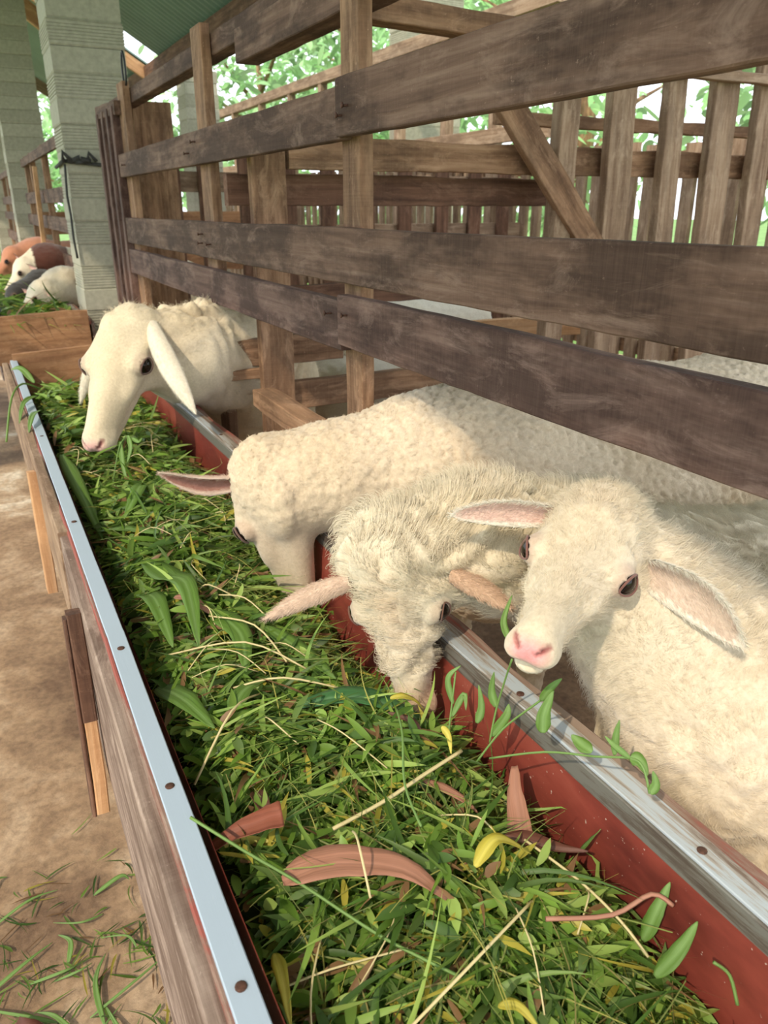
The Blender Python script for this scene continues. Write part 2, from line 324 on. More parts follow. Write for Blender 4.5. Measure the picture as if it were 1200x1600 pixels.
MB().board((1.40, 2.03, .33), (1.83, 2.03, -.14), (1, 0, 1), .085, .03).build('brace', M['post'], div)
fpost(div, 1.69, 2.06, FLOOR, .30, .07, .05, 'slat')
for i, x in enumerate((1.88, 2.10, 2.325, 2.525, 2.76, 3.0)):
    tl = random.uniform(-.015, .015); MB().board((x + .05 + tl, 2.04, -.98), (x, 2.04, .47), (1, 0, 0), (.10, .078, .11, .085, .1, .1)[i], .035, wob=.003).build('slat', M['slat'], div)
xrail(div, 2.1, 3.4, 2.0, .375, .405, 'slat')
# light beam behind, propped
tag(MB().board((1.25, 2.9, -.50), (2.1, 2.38, -.43), Z, .075, .05).build('loose_beam', M['fresh'], loc=(1.25, 2.9, -.5)), 'pale bare wooden beam seen through the gap between the two lowest rails', 'beam')
# crossbeams high up
tie = thing('tie_beam', 'brown crosswise beam joining the top of the tallest fence post', 'beam', (.7, 1.6, .42))
MB().board((.70, 1.72, .395), (1.75, 1.80, .385), Z, .05, .06).build('beam_timber', M['post'], tie)
up = thing('upper_railing', 'sunlit wooden handrail with short posts beyond the pens', 'railing', (3.2, 8, FLOOR))
MB().board((3.2, 4.0, 1.10), (3.2, 12.5, 1.08), Z, .09, .08, seg=20).build('handrail', M['slat'], up)
for y in (4.6, 5.2, 5.9, 6.6, 7.4, 8.2, 9.1, 10.1, 11.2): MB().board((3.2, y, FLOOR), (3.2, y, 1.06), (0, 1, 0), .07, .07, seg=4).build('post', M['slat'], up)
MB().board((3.17, 4.0, .42), (3.17, 12.5, .42), Z, .09, .03, seg=20).build('rail', M['slat'], up)
# far slatted wall of the pens
far = thing('far_slat_fence', 'far side fence of many upright tan slats with light between them', 'fence', (3.35, 5, FLOOR))
y = 1.0
while y < 12.2:
    MB().board((3.30, y, -1.0), (3.30, y, .30 + random.uniform(-.02, .02)), (0, 1, 0), .075, .03, seg=3).build('slat', M['slat'], far); y += .135 if y < 7 else .17
for z in (-.75, -.30, .22): MB().board((3.34, .8, z), (3.34, 12.3, z), Z, .08, .04, seg=16).build('rail', M['post'], far)
back = thing('rear_divider_fence', 'second crosswise divider of rails and slats deeper in the shed', 'fence', (1.8, 4.4, FLOOR))
for z in (-.55, -.15, .12): MB().board((.95, 4.4, z), (3.3, 4.4, z), Z, .10, .03).build('rail', M['slat'], back)
for x in (1.02, 1.2, 1.42, 1.66, 1.9, 2.15, 2.4, 2.66, 2.9, 3.12): MB().board((x, 4.36, -1.0), (x, 4.36, .28), (1, 0, 0), .085, .03, seg=4).build('slat', M['darkwood'], back)
# fences further along
ff = thing('next_pen_fence', 'blurred plank fence of the next pen, beyond the near block pillar', 'fence', (FX, 7, FLOOR))
for z0, z1, y1 in ((.02, .115, 8.7), (-.165, -.07, 8.8), (-.42, -.31, 8.8), (.34, .41, 8.7)): rail(ff, 5.1, y1, z0, z1)
for y in (5.7, 6.9, 8.0, 8.6): fpost(ff, FX + .045, y, FLOOR, .43, .045, .08)
MB().board((.56, 7.0, -.75), (.585, 6.9, .28), (0, 1, 0), .06, .03).build('prop_stick', M['fresh'], ff)
xrail(ff, .7, 3.2, 8.3, -.25, -.05, 'endwood'); xrail(ff, .7, 3.2, 8.3, -.62, -.36, 'endwood')
f3 = thing('farthest_pen_fence', 'faint farthest plank fence at the left frame edge behind the second pillar', 'fence', (FX, 11, FLOOR))
for z0, z1 in ((.02, .115), (-.165, -.07), (-.42, -.31), (.34, .41)): rail(f3, 9.3, 13.1, z0, z1)
for y in (9.6, 10.6, 11.8, 12.9): fpost(f3, FX + .045, y, FLOOR, .43, .045, .08)
# ------------------------------------------------------------------ troughs
def trough(label, y0, y1, near=True):
    t = thing('feed_trough', label, 'trough', (.3, (y0 + y1) / 2, FLOOR))
    if near:
        MB().board((.0655, y0, -.714), (.0765, 1.50, -.714), Z, .30, .018, wob=.004).build('side_board', M['plank'], t)
        MB().board((.074, 1.42, -.655), (.066, y1, -.655), Z, .20, .02, wob=.004).build('side_board', M['slat'], t)  # lighter wood than the near board paints its sunlit orange
    else: MB().board((.077, y0, -.70), (.077, y1, -.70), Z, .30, .018).build('side_board', M['plank'], t)
    for xa, ya, xb, yb in ((.0745, y0, .083, y0 + 1.25), (.083, y0 + 1.25, .083, y1)): MB().board((xa, ya, -.562), (xb, yb, -.562), Z, .013, .0065, wob=.0025).build('red_edge', M['redwood'], t)
    for xa, ya, xb, yb in ((.0865, y0, .0965, y0 + 1.25), (.0965, y0 + 1.25, .0975, y1)): MB().board((xa, ya, -.5535), (xb, yb, -.5535), Z, .006, .0235, wob=.001, bev=.001).build('edge_strip', M['strip'], t)
    MB().board((.510, y0, -.5535), (.510, y1, -.5535), Z, .006, .030, wob=.001, bev=.001).build('edge_strip', M['strip_r'], t)
    MB().board((.4935, y0, -.566), (.4935, y1, -.566), Z, .026, .004, wob=.0005, bev=.001).build('edge_flange', M['flange'], t)
    MB().board((.532, y0, -.572), (.532, y1, -.572), Z, .034, .020, wob=.006).build('red_batten', M['redwood'], t)
    MB().board((.548, y0, -.70), (.548, y1, -.70), Z, .26, .016, wob=.004).build('back_board', M['plank'], t)
    prof = []; n = 22
    for i in range(n + 1):
        a = i / n; th = math.pi * a; cx = .303; x = cx - .190 * math.copysign(abs(math.cos(th)) ** .55, math.cos(th)); z = -.558 - .33 * math.sin(th) ** .75; prof.append((x, z))
    ny = max(2, int((y1 - y0) / .1)); vs = []; fs = []
    for i in range(ny + 1):
        y = y0 + (y1 - y0) * i / ny
        for j, (x, z) in enumerate(prof): vs.append((x + .004 * noise.noise(Vector((y * 2.5, j * .4, 3))) * math.sin(math.pi * j / n), y, z))
    m = n + 1
    for i in range(ny):
        for j in range(n): fs.append((i * m + j, i * m + j + 1, (i + 1) * m + j + 1, (i + 1) * m + j))
    mb = MB(); mb.add(vs, fs, None, True); mb.build('red_liner', M['red'], t)
    MB().board((.10, y1, -.66), (.52, y1, -.645), Z, .27, .025).build('end_board', M['endwood'], t)
    MB().board((.09, y0, -.645), (.53, y0, -.635), Z, .25, .025, wob=.006).build('end_board', M['endwood'], t)
    for x in (.12, .50):
        y = y0 + .2
        while y < y1: MB().board((x, y, FLOOR), (x, y, -.80), (1, 0, 0), .05, .05, seg=3).build('leg', M['post'], t); y += 1.5
    return t
tr = trough('long wooden feed trough with red lining, heaped with cut grass, nearest the camera', -.25, 3.28)
for (y, x) in ((.412, .0915), (.655, .0935), (.95, .096), (1.45, .097), (2.1, .097)): MB().disc((x, y, -.5500), Z, .0048, .0012).build('screw', M['rust'], tr)
for (y, x) in ((.345, .508), (.62, .508), (1.9, .51)): MB().disc((x, y, -.5500), Z, .0048, .0012).build('screw', M['rust'], tr)
MB().board((.0515, 1.122, -.76), (.056, 1.165, -.59), (0, 1, 0), .042, .022, wob=.005).build('cleat', M['darkwood'], tr)
MB().board((.046, 1.075, -.905), (.0515, 1.121, -.757), (0, 1, 0), .040, .020, wob=.004).build('cleat', M['fresh'], tr)
MB().board((.032, 1.08, -.91), (.042, 1.17, -.60), (0, 1, 0), .042, .006, wob=.003).build('cleat_splint', M['darkwood'], tr)
MB().board((.052, 1.90, -.89), (.056, 1.97, -.60), (0, 1, 0), .09, .024, wob=.004).build('cleat', M['fresh'], tr)
tr2 = trough('next feed trough with orange end board, beyond the near trough', 4.45, 8.6, False)
MB().board((.02, 4.42, -.64), (.525, 4.42, -.635), Z, .25, .025, wob=.008).build('front_board', M['endwood'], tr2)
# ------------------------------------------------------------------ cut grass
def hgrass(x, y):
    u = (x - .303) / .19
    h = -.632 + .022 * (1 - u * u) - .014 * np.maximum(u, 0)
    h = h + .020 * np.sin(x * 21 + y * 9) * np.sin(y * 13 - x * 6 + 1) + .008 * np.sin(y * 31 + x * 17)
    h = h - .105 * np.exp(-(((x - .45) / .085) ** 2 + ((y - .98) / .17) ** 2)) - .075 * np.exp(-(((x - .44) / .08) ** 2 + ((y - 1.27) / .12) ** 2))
    h = h - .03 * np.exp(-(((x - .50) / .06) ** 2 + ((y - .60) / .25) ** 2)) - .045 * np.exp(-(((x - .47) / .06) ** 2 + ((y - 1.9) / .35) ** 2))
    h = h + .055 * np.exp(-(((x - .16) / .12) ** 2 + ((y - 2.45) / .40) ** 2)) - .06 * np.clip((y - 2.75) / .4, 0, 1) - .03 * np.exp(-((y - .28) / .10) ** 2)
    return np.minimum(h, -.570 + .03 * (np.abs(u) < .8))
def setcol(me, cols, dom='POINT'):
    a = me.attributes.new('col', 'FLOAT_COLOR', dom); c = np.ones((len(cols), 4), 'f'); c[:, :3] = cols; a.data.foreach_set('color', c.ravel())
def blades(p, d, L, w, bend, roll, col, S=5, prof='leaf', fold=.25):
    """vectorised curved leaf strips with a folded midrib: 3 verts per ring"""
    N = len(p); t = np.linspace(0, 1, S + 1); d = d / np.linalg.norm(d, axis=1, keepdims=True)
    up = np.array([[0, 0, 1.]]); side = np.cross(d, up); side /= np.linalg.norm(side, axis=1, keepdims=True) + 1e-6; nn = np.cross(side, d)
    c, s_ = np.cos(roll)[:, None], np.sin(roll)[:, None]; side2 = side * c + nn * s_; n2 = nn * c - side * s_
    V = np.zeros((N, S + 1, 3, 3)); yaw = RNG.normal(0, .35, N)[:, None]
    for i, a in enumerate(t):
        cen = p + d * (L[:, None] * a) + side * (yaw * L[:, None] * a * a) + np.array([[0, 0, -1.]]) * (bend * L * a * a)[:, None]
        k = {'leaf': (math.sin(math.pi * min(1, .06 + .94 * a)) ** .75 if a < .99 else .02), 'long': min(1, a * 6 + .25) * (1 - a ** 2.2) + .02, 'stem': 1 - .5 * a}[prof]
        hw = (w * .5 * k)[:, None]; tw = roll * 0 
        V[:, i, 0] = cen - side2 * hw + n2 * hw * fold; V[:, i, 1] = cen; V[:, i, 2] = cen + side2 * hw + n2 * hw * fold
    base = np.arange(N)[:, None, None] * (S + 1) * 3 + np.arange(S)[None, :, None] * 3
    q1 = base + np.array([0, 1, 4, 3])[None, None]; q2 = base + np.array([1, 2, 5, 4])[None, None]
    F = np.concatenate([q1.reshape(-1, 4), q2.reshape(-1, 4)]); C = np.repeat(col, (S + 1) * 3, axis=0)
    return V.reshape(-1, 3), F, C
def mesh_np(name, V, F, C=None, smooth=True):
    me = bpy.data.meshes.new(name); me.vertices.add(len(V)); me.vertices.foreach_set('co', np.asarray(V, 'f').ravel())
    k = F.shape[1]; me.loops.add(F.size); me.loops.foreach_set('vertex_index', F.astype('i').ravel()); me.polygons.add(len(F))
    me.polygons.foreach_set('loop_start', np.arange(0, F.size, k, dtype='i')); me.update(calc_edges=True)
    me.polygons.foreach_set('use_smooth', np.full(len(F), smooth)); me.update()
    if C is not None: setcol(me, C)
    return me
GREENS = np.array([(.12, .22, .03), (.17, .29, .045), (.23, .36, .07), (.07, .14, .024), (.30, .42, .10), (.06, .12, .022), (.19, .31, .06), (.12, .19, .05)])
def gcols(n, yellow=.05, brown=.07):
    c = GREENS[RNG.integers(0, len(GREENS), n)] * RNG.uniform(.85, 1.5, (n, 1))
    r = RNG.random(n); c[r < yellow] = (.55, .48, .08); c[(r >= yellow) & (r < yellow + brown)] = (.30, .17, .08); return c
def pile(name, label, y0, y1, dens, wscale, hfun, x0=.125, x1=.482):
    Vs, Fs, Cs = [], [], []; off = 0
    # dark green underlayer so no gaps show
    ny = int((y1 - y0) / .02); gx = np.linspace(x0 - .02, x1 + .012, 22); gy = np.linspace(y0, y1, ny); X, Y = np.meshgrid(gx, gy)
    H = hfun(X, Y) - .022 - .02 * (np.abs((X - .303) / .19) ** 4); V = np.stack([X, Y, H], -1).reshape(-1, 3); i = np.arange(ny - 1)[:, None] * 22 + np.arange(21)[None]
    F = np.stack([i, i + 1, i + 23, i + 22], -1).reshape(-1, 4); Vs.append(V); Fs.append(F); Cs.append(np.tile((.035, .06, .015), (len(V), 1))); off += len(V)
    A = (x1 - x0) * (y1 - y0)
    for kind, frac, Lr, wr, S in (('leaf', .72, (.020, .052), (.006, .013), 5), ('long', .13, (.05, .12), (.004, .008), 6), ('stem', .15, (.06, .16), (.0012, .0024), 6)):
        n = int(dens * frac * A); x = RNG.uniform(x0, x1, n); y = RNG.uniform(y0, y1, n); L = RNG.uniform(*Lr, n) * wscale; w = RNG.uniform(*wr, n) * wscale
        th = RNG.uniform(0, 2 * np.pi, n); pit = RNG.normal(.10, .30, n) if kind != 'stem' else RNG.normal(.04, .15, n)
        edge = np.minimum(x - x0, x1 - x); k = edge < .05; th[k & (x < .3)] = RNG.normal(0, .9, (k & (x < .3)).sum()); th[k & (x > .3)] = RNG.normal(np.pi, .9, (k & (x > .3)).sum())
        d = np.stack([np.cos(th) * np.cos(pit), np.sin(th) * np.cos(pit), np.sin(pit)], 1)
        # keep tips inside the trough
        L = np.where((x + d[:, 0] * L > x1 + .008) | (x + d[:, 0] * L < x0 - .006), L * .45, L)
        z = hfun(x, y) + RNG.uniform(-.022, .010, n); p = np.stack([x, y, z], 1)
        c = gcols(n) if kind != 'stem' else gcols(n, .25, .15) * .45 + np.array([[.22, .23, .08]])
        V, F, C = blades(p, d, L, w, RNG.uniform(0, .35, n), RNG.normal(0, .6, n), c, S, kind)
        # blades lie on the heap: damp anything diving below the underlayer
        hz = hfun(np.clip(V[:, 0], x0, x1), V[:, 1]); V[:, 2] = np.where(V[:, 2] < hz - .02, hz - .02 + (V[:, 2] - hz + .02) * .15, V[:, 2])
        V[:, 0] = np.clip(V[:, 0], .118, .487)
        Vs.append(V); Fs.append(F + off); Cs.append(C); off += len(V)
    o = link(name, mesh_np(name, np.concatenate(Vs), np.concatenate(Fs), np.concatenate(Cs)), M['grass'])
    return tag(o, label, 'grass', kind='stuff')
def shift(o, loc):  # origin to a sensible place
    loc = Vector(loc); o.data.transform(Matrix.Translation(-loc)); o.location = loc; return o
class Sub: pass
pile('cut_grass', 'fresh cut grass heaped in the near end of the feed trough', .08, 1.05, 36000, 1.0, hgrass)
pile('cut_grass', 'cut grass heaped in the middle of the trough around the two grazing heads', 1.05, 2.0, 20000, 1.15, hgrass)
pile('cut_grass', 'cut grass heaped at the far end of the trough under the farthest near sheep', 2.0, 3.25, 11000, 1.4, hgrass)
pile('cut_grass', 'bright green grass in the next trough behind the orange end board', 4.47, 8.5, 2200, 2.6, lambda x, y: -.56 + .02 * np.sin(y * 7 + x * 12))
# individual leaves: each a curved, slightly folded blade of its own
def leafobj(name, pts, w, mat, label, cat='leaf', group=None, nrm=(0, 0, 1), fold=.2, tip=.05, curl=0, parent=None, blunt=False):
    pts = [Vector(p) for p in pts]; n = 14; vs = []; fs = []; bc = []; L = 0; off = random.random() * 30; prev = None
    def cr(t):
        t = t * (len(pts) - 1); i = min(int(t), len(pts) - 2); f = t - i; p0 = pts[max(i - 1, 0)]; p1 = pts[i]; p2 = pts[i + 1]; p3 = pts[min(i + 2, len(pts) - 1)]
        return .5 * ((2 * p1) + (p2 - p0) * f + (2 * p0 - 5 * p1 + 4 * p2 - p3) * f * f + (3 * p1 - p0 - 3 * p2 + p3) * f ** 3)
    for i in range(n + 1):
        t = i / n; c = cr(t); d = (cr(min(1, t + .02)) - cr(max(0, t - .02))).normalized(); nv = Vector(nrm); sd = d.cross(nv).normalized(); nv = sd.cross(d)
        k = (min(1, (t * 3.2 + .12)) ** .7 * (1 - t ** 1.9) ** .85) if not blunt else (1 - .75 * (1 - t) ** 1.5) * (1 if t < .95 else .93)
        hw = w / 2 * max(k, tip); 
        if prev is not None: L += (c - prev).length
        prev = c
        for j, s_ in enumerate((-1, -.5, 0, .5, 1)):
            z = abs(s_) * fold * hw + curl * hw * s_ * s_ + noise.noise(Vector((off, t * 5, s_ * 2))) * w * .06
            vs.append(c + sd * (s_ * hw * (1 + .1 * noise.noise(Vector((off + 5, t * 9, s_))))) + nv * z); bc.append((L + off, s_ * hw, 0))
    for i in range(n):
        for j in range(4): a = i * 5 + j; fs.append((a, a + 1, a + 6, a + 5))
    mb = MB(); mb.add(vs, fs, bc, True); o = mb.build(name, M[mat], parent, loc=tuple(pts[0])) ; md = o.modifiers.new('thickness', 'SOLIDIFY'); md.thickness = .0006; md.offset = 0
    if parent is None: tag(o, label, cat, group)
    return o
def twig(name, pts, r, mat, label, cat='stalk', parent=None, loc=None, group=None):
    pts = [Vector(p) for p in pts]; sm = []
    for i in range(len(pts) - 1):
        for f in (0, .25, .5, .75):
            p0 = pts[max(i - 1, 0)]; p1 = pts[i]; p2 = pts[i + 1]; p3 = pts[min(i + 2, len(pts) - 1)]
            sm.append(.5 * ((2 * p1) + (p2 - p0) * f + (2 * p0 - 5 * p1 + 4 * p2 - p3) * f * f + (3 * p1 - p0 - 3 * p2 + p3) * f ** 3))
    sm.append(pts[-1]); mb = MB().tube(sm, r, 6); o = mb.build(name, M[mat], parent, loc=tuple(pts[0]))
    if parent is None: tag(o, label, cat, group)
    return o
# ------------------------------------------------------------------ single leaves and stalks lying on the heap
def G(x, y, dz=.012): return (x, y, float(hgrass(np.array(x), np.array(y))) + dz)
leafobj('dry_leaf', [G(.165, .525, .02), G(.20, .518, .028), G(.237, .496, .034), G(.27, .468, .028), G(.292, .438, .012)], .046, 'dry', 'large pinkish-brown curled dry leaf lying across the near grass', fold=.1, curl=.1)
leafobj('dry_leaf', [G(.112, .595, .010), G(.14, .588, .02), G(.17, .582, .028), G(.187, .578, .034)], .036, 'dry_red', 'reddish-brown dry sheath beside the left rim of the trough', curl=.5, blunt=True)
leafobj('dry_leaf', [G(.188, .675, .02), G(.184, .648, .028), G(.182, .62, .028), G(.184, .598, .018)], .020, 'dry_dark', 'dark brown twisted dry leaf above the reddish sheath', curl=.6)
leafobj('dry_leaf', [(.455, .555, -.590), (.438, .53, -.60), (.425, .505, -.61), (.412, .482, -.618)], .030, 'dry', 'upright brown dry leaf leaning on the red trough wall', nrm=(-.7, -.3, .6), blunt=True)
leafobj('dry_leaf', [G(.392, .487, .016), G(.415, .470, .024), (.435, .452, -.612), (.456, .432, -.606)], .022, 'dry_dark', 'pointed mauve-brown dry leaf reaching toward the red wall', curl=.5)
leafobj('dry_leaf', [G(.36, .60, .012), G(.385, .565, .02), G(.40, .545, .015)], .014, 'dry', 'small brown dry leaf with a yellow tip under the stalks')
leafobj('dry_leaf', [G(.205, 1.12, .014), G(.225, 1.09, .022), G(.245, 1.06, .014)], .026, 'dry', 'small spotted brown leaf on broad blades near the left rim')
leafobj('dry_leaf', [G(.372, .705, .014), G(.385, .67, .018), G(.39, .655, .014)], .012, 'dry_dark', 'short dark bark-like scrap just below the curly lamb muzzle')
leafobj('broad_leaf', [G(.285, .80, .012), G(.33, .772, .024), G(.37, .75, .024), G(.41, .715, .018), G(.44, .69, .01)], .042, 'deep_leaf', 'long blue-green leaf running under the curly lamb muzzle', fold=.15)
leafobj('yellow_leaf', [G(.378, .712, .034), G(.392, .705, .042), G(.408, .700, .042), G(.418, .697, .036)], .014, 'yellow_leaf', 'small lime yellow leaf at the muzzle of the curly lamb')
leafobj('yellow_leaf', [G(.137, .472, .026), G(.134, .445, .03), G(.128, .41, .012)], .014, 'yellow_leaf', 'orange-yellow leaf standing near the bottom left rim')
leafobj('yellow_leaf', [G(.325, .442, .02), G(.355, .45, .034), G(.39, .442, .022)], .018, 'yellow_leaf', 'bright yellow curled leaf low in the right part of the grass')
leafobj('yellow_leaf', [G(.398, .622, .05), G(.40, .61, .05), G(.396, .597, .04)], .009, 'yellow_leaf', 'yellow leaf at the joint of the long stalks', nrm=(-.5, -.5, .6))
leafobj('yellow_leaf', [G(.285, .345, .02), G(.296, .333, .026), G(.305, .315, .015)], .012, 'yellow_leaf', 'small yellow tipped leaf at the bottom centre of the heap')
gl = [([G(.195, 1.32, .015), G(.215, 1.22, .03), G(.225, 1.12, .03), G(.205, .98, .018)], .070, 'broad flat maize-like blade pointing down the trough, pale midrib'),
      ([G(.17, 1.23, .012), G(.175, 1.12, .024), G(.172, 1.0, .018)], .052, 'second broad blade left of the pale-ribbed one'),
      ([G(.24, 1.40, .016), G(.19, 1.50, .03), G(.14, 1.56, .02)], .04, 'broad blade slanting to the left rim at mid trough'),
      ([G(.25, 1.07, .012), G(.27, .99, .028), G(.25, .90, .016)], .055, 'crinkled broad leaf in the middle of the heap'),
      ([G(.32, 1.02, .012), G(.35, .93, .02), G(.36, .84, .018)], .045, 'broad leaf near the dug-out hollow by the red wall'),
      ([G(.135, .93, .012), G(.15, .84, .028), G(.17, .77, .02)], .05, 'ribbed broad leaf tucked under the left rim'),
      ([G(.20, .80, .012), G(.23, .84, .028), G(.28, .88, .016)], .036, 'broad leaf crossing the middle heap left of the muzzle'),
      ([G(.13, 2.0, .012), G(.14, 1.75, .028), G(.15, 1.52, .018)], .05, 'long strap leaf along the left rim below the far sheep'),
      ([G(.27, 1.72, .012), G(.24, 1.62, .03), G(.20, 1.55, .02)], .045, 'light green blade below the far sheep nose'),
      ([(.455, .350, -.640), (.470, .352, -.612), (.488, .357, -.590)], .022, 'pointed green leaf standing against the red wall near the bottom right'),
      ([(.438, .318, -.640), (.462, .316, -.618), (.485, .320, -.600)], .022, 'lower green leaf pointing at the red wall, bottom right'),
      ([(.472, .46, -.640), (.480, .452, -.618), (.484, .445, -.600)], .012, 'narrow green leaf stuck on the red wall')]
for pts, w, lab in gl: leafobj('broad_leaf', pts, w * .8, 'green_leaf', lab, fold=.10)
twig('stalk', [G(.236, .569, .022), G(.297, .573, .034), G(.35, .585, .036), G(.412, .60, .04)], .0022, 'straw', 'straw-coloured stalk slanting across the middle of the near grass')
twig('stalk', [(.100, .595, -.543), (.14, .55, -.565), G(.177, .511, .03), G(.227, .439, .03), G(.271, .381, .02)], .0016, 'green_leaf', 'long green stalk starting on the left rim and crossing the heap')
twig('stalk', [G(.225, .46, .05), G(.232, .50, .06), G(.245, .54, .03)], .0012, 'straw', 'thin straw lying across the large brown leaf')
twig('stalk', [G(.30, .50, .03), G(.315, .56, .055), G(.345, .62, .06), G(.37, .68, .03)], .0014, 'green_leaf', 'upright green stalk below the yellow leaf')
twig('stalk', [G(.36, .38, .03), G(.42, .36, .05), (.458, .352, -.585), (.472, .338, -.592)], .0022, 'dry', 'grey-brown bent stalk against the red wall')
twig('stalk', [(.405, .47, -.60), (.425, .41, -.607), (.432, .36, -.612), (.44, .33, -.63)], .0014, 'straw', 'thin pale stalk lying on the slope beside the red wall')
twig('stalk', [(.465, .285, -.600), (.475, .275, -.61), (.474, .262, -.63)], .0016, 'green_leaf', 'short green stalk clinging low on the red wall')
for k, (a, b_, c_, lab) in enumerate((((.16, .98), (.26, .93), (.33, .87), 'dry pale stalk bending over the broad blades'), ((.22, .86), (.28, .83), (.36, .80), 'reddish stalk pointing to the blue-green leaf'), ((.13, .72), (.19, .76), (.25, .84), 'pale stalk arching up from the left rim'), ((.24, 1.05), (.29, .98), (.31, .90), 'wiry dry root stalk over the mid heap'), ((.19, .36), (.27, .37), (.36, .40), 'thin straw near the bottom edge of the heap'))):
    twig('stalk', [G(*a, .02), G(*b_, .045), G(*c_, .02)], .0014, 'straw', lab)
RS = random.Random(3)
for i in range(46):
    x, y = RS.uniform(.15, .45), RS.uniform(.30, 2.3); a = RS.uniform(0, 6.28); L = RS.uniform(.05, .13); c_, s_ = math.cos(a) * L / 2, math.sin(a) * L / 2
    if abs(x - .46) < .1 and .6 < y < 1.4: continue
    xa, xb = min(max(x - c_, .13), .47), min(max(x + c_, .13), .47)
    twig('dry_straw', [G(xa, y - s_, .016), G((xa + xb) / 2 + RS.uniform(-.015, .015), y, .03), G(xb, y + s_, .016)], RS.uniform(.0007, .0012), 'straw', 'thin pale straw among the cut grass in the near trough', group='thin straws in the near trough')
# sprigs that hang over the right rim: each one stalk with its own leaves
def sprig(label, pts, leaves, mat='green_leaf', r=.0012):
    t = thing('grass_sprig', label, 'sprig', pts[0]); twig('stem', pts, r, mat, None, parent=t)
    for lp, w in leaves: leafobj('leaf', lp, w * 1.1, 'green_leaf', None, parent=t, nrm=(-.3, -.7, .6))
    return t
def W3(u, v, d):  # point seen along a direction of the fixed camera at depth d (metres), used for sprig layout only
    cy_, sy_ = math.cos(math.radians(27.416)), math.sin(math.radians(27.416)); cp, sp = math.cos(math.radians(21.72)), math.sin(math.radians(21.72))
    Rv = Vector((cy_, -sy_, 0)); Fv = Vector((sy_ * cp, cy_ * cp, -sp)); Uv = Vector((sy_ * sp, cy_ * sp, cp)); return (Rv * ((u - 600) / 1200) + Uv * ((800 - v) / 1200) + Fv) * d
sprig('sprig of grass rising from the heap to the young lamb muzzle', [W3(765, 1160, .88), W3(775, 1110, .87), W3(790, 1060, .84), W3(800, 1030, .81)], [([W3(775, 1105, .87), W3(768, 1080, .87), W3(772, 1050, .86)], .010), ([W3(768, 1150, .88), W3(790, 1120, .87), W3(795, 1100, .87)], .012), ([W3(795, 1000, .80), W3(787, 970, .81), W3(800, 930, .82)], .008)])
sprig('grass stalk with an upright oval leaf leaning over the right rim', [W3(745, 1190, .87), W3(785, 1140, .85), W3(830, 1105, .82), W3(865, 1080, .80)], [([W3(848, 1145, .79), W3(850, 1115, .79), W3(864, 1080, .79)], .016), ([W3(845, 1095, .81), W3(860, 1075, .80), W3(878, 1060, .79)], .010)])
sprig('long trailing stalk lying over the right rim onto the lamb, with drooping leaves', [W3(765, 1185, .85), W3(850, 1175, .80), W3(930, 1182, .755), W3(985, 1185, .73), W3(1005, 1200, .72), W3(1015, 1240, .715)], [([W3(985, 1185, .73), W3(960, 1165, .73), W3(945, 1150, .735)], .006), ([W3(985, 1183, .73), W3(1000, 1190, .725), W3(1012, 1212, .72)], .014), ([W3(960, 1180, .74), W3(962, 1150, .74), W3(968, 1125, .735)], .008), ([W3(1015, 1240, .715), W3(1024, 1225, .715), W3(1020, 1205, .715)], .010), ([W3(925, 1175, .755), W3(905, 1160, .765), W3(893, 1148, .77)], .014)])
sprig('sprig with curled leaves in front of the red wall beside the curly lamb', [W3(700, 1150, .93), W3(705, 1110, .93), W3(712, 1050, .93)], [([W3(708, 1100, .93), W3(700, 1060, .93), W3(720, 1040, .93)], .008), ([W3(706, 1120, .93), W3(725, 1085, .93), W3(728, 1110, .92)], .008), ([W3(745, 1130, .90), W3(752, 1105, .90), W3(748, 1070, .90)], .010)])
sprig('tuft of long blades spilling over the left rim at the far end', [(.14, 2.65, -.54), (.09, 2.55, -.50), (.05, 2.45, -.52), (.015, 2.35, -.62)], [([(.12, 2.5, -.53), (.08, 2.42, -.53), (.055, 2.3, -.56)], .02), ([(.13, 2.7, -.53), (.10, 2.75, -.49), (.07, 2.8, -.50)], .02), ([(.12, 2.35, -.54), (.09, 2.25, -.53), (.07, 2.15, -.55)], .022)], r=.003)
# litter on the concrete left of the trough
lit = [(-.10, 1.02, .5), (-.02, .98, .1), (.02, .93, 1.4), (-.05, .90, 2.2), (-.13, .88, .9), (.0, 1.08, 2.9), (-.08, 1.14, .3), (.03, .86, 1.9), (-.11, .95, 2.5), (.06, .92, .4), (-.15, 1.06, 1.2), (-.03, 1.03, 1.7), (.05, 1.0, 2.4), (.0, .86, .7), (-.09, .84, 1.5), (.06, 1.12, .1), (-.16, .93, 2.8), (.035, .82, 1.0), (-.05, .99, .0), (-.12, 1.2, 1.0)]
for x, y, a in lit:
    x -= .02; L = random.uniform(.05, .15); c_, s_ = math.cos(a) * L / 2, math.sin(a) * L / 2
    o = leafobj('dropped_grass', [(x - c_, y - s_, FLOOR + .004), (x + random.uniform(-.02, .02), y + random.uniform(-.02, .02), FLOOR + .014), (x + c_, y + s_, FLOOR + .005)], random.uniform(.004, .010), 'green_leaf', 'loose green grass blade dropped on the concrete left of the trough', 'grass blade', 'grass blades on the concrete', nrm=(0, -.2, 1))
n = 170; px_ = np.stack([RNG.normal(-.06, .10, n), RNG.normal(.98, .13, n), np.full(n, FLOOR + .006)], 1); px_[:, 0] = np.clip(px_[:, 0], -.4, .07)
th = RNG.uniform(0, 6.28, n); V, F, C = blades(px_, np.stack([np.cos(th), np.sin(th), np.full(n, .08)], 1), RNG.uniform(.02, .07, n), RNG.uniform(.002, .006, n), np.full(n, .06), np.zeros(n), gcols(n, .1, .25) * .6, 5, 'long'); V[:, 2] = np.maximum(V[:, 2], FLOOR + .002)
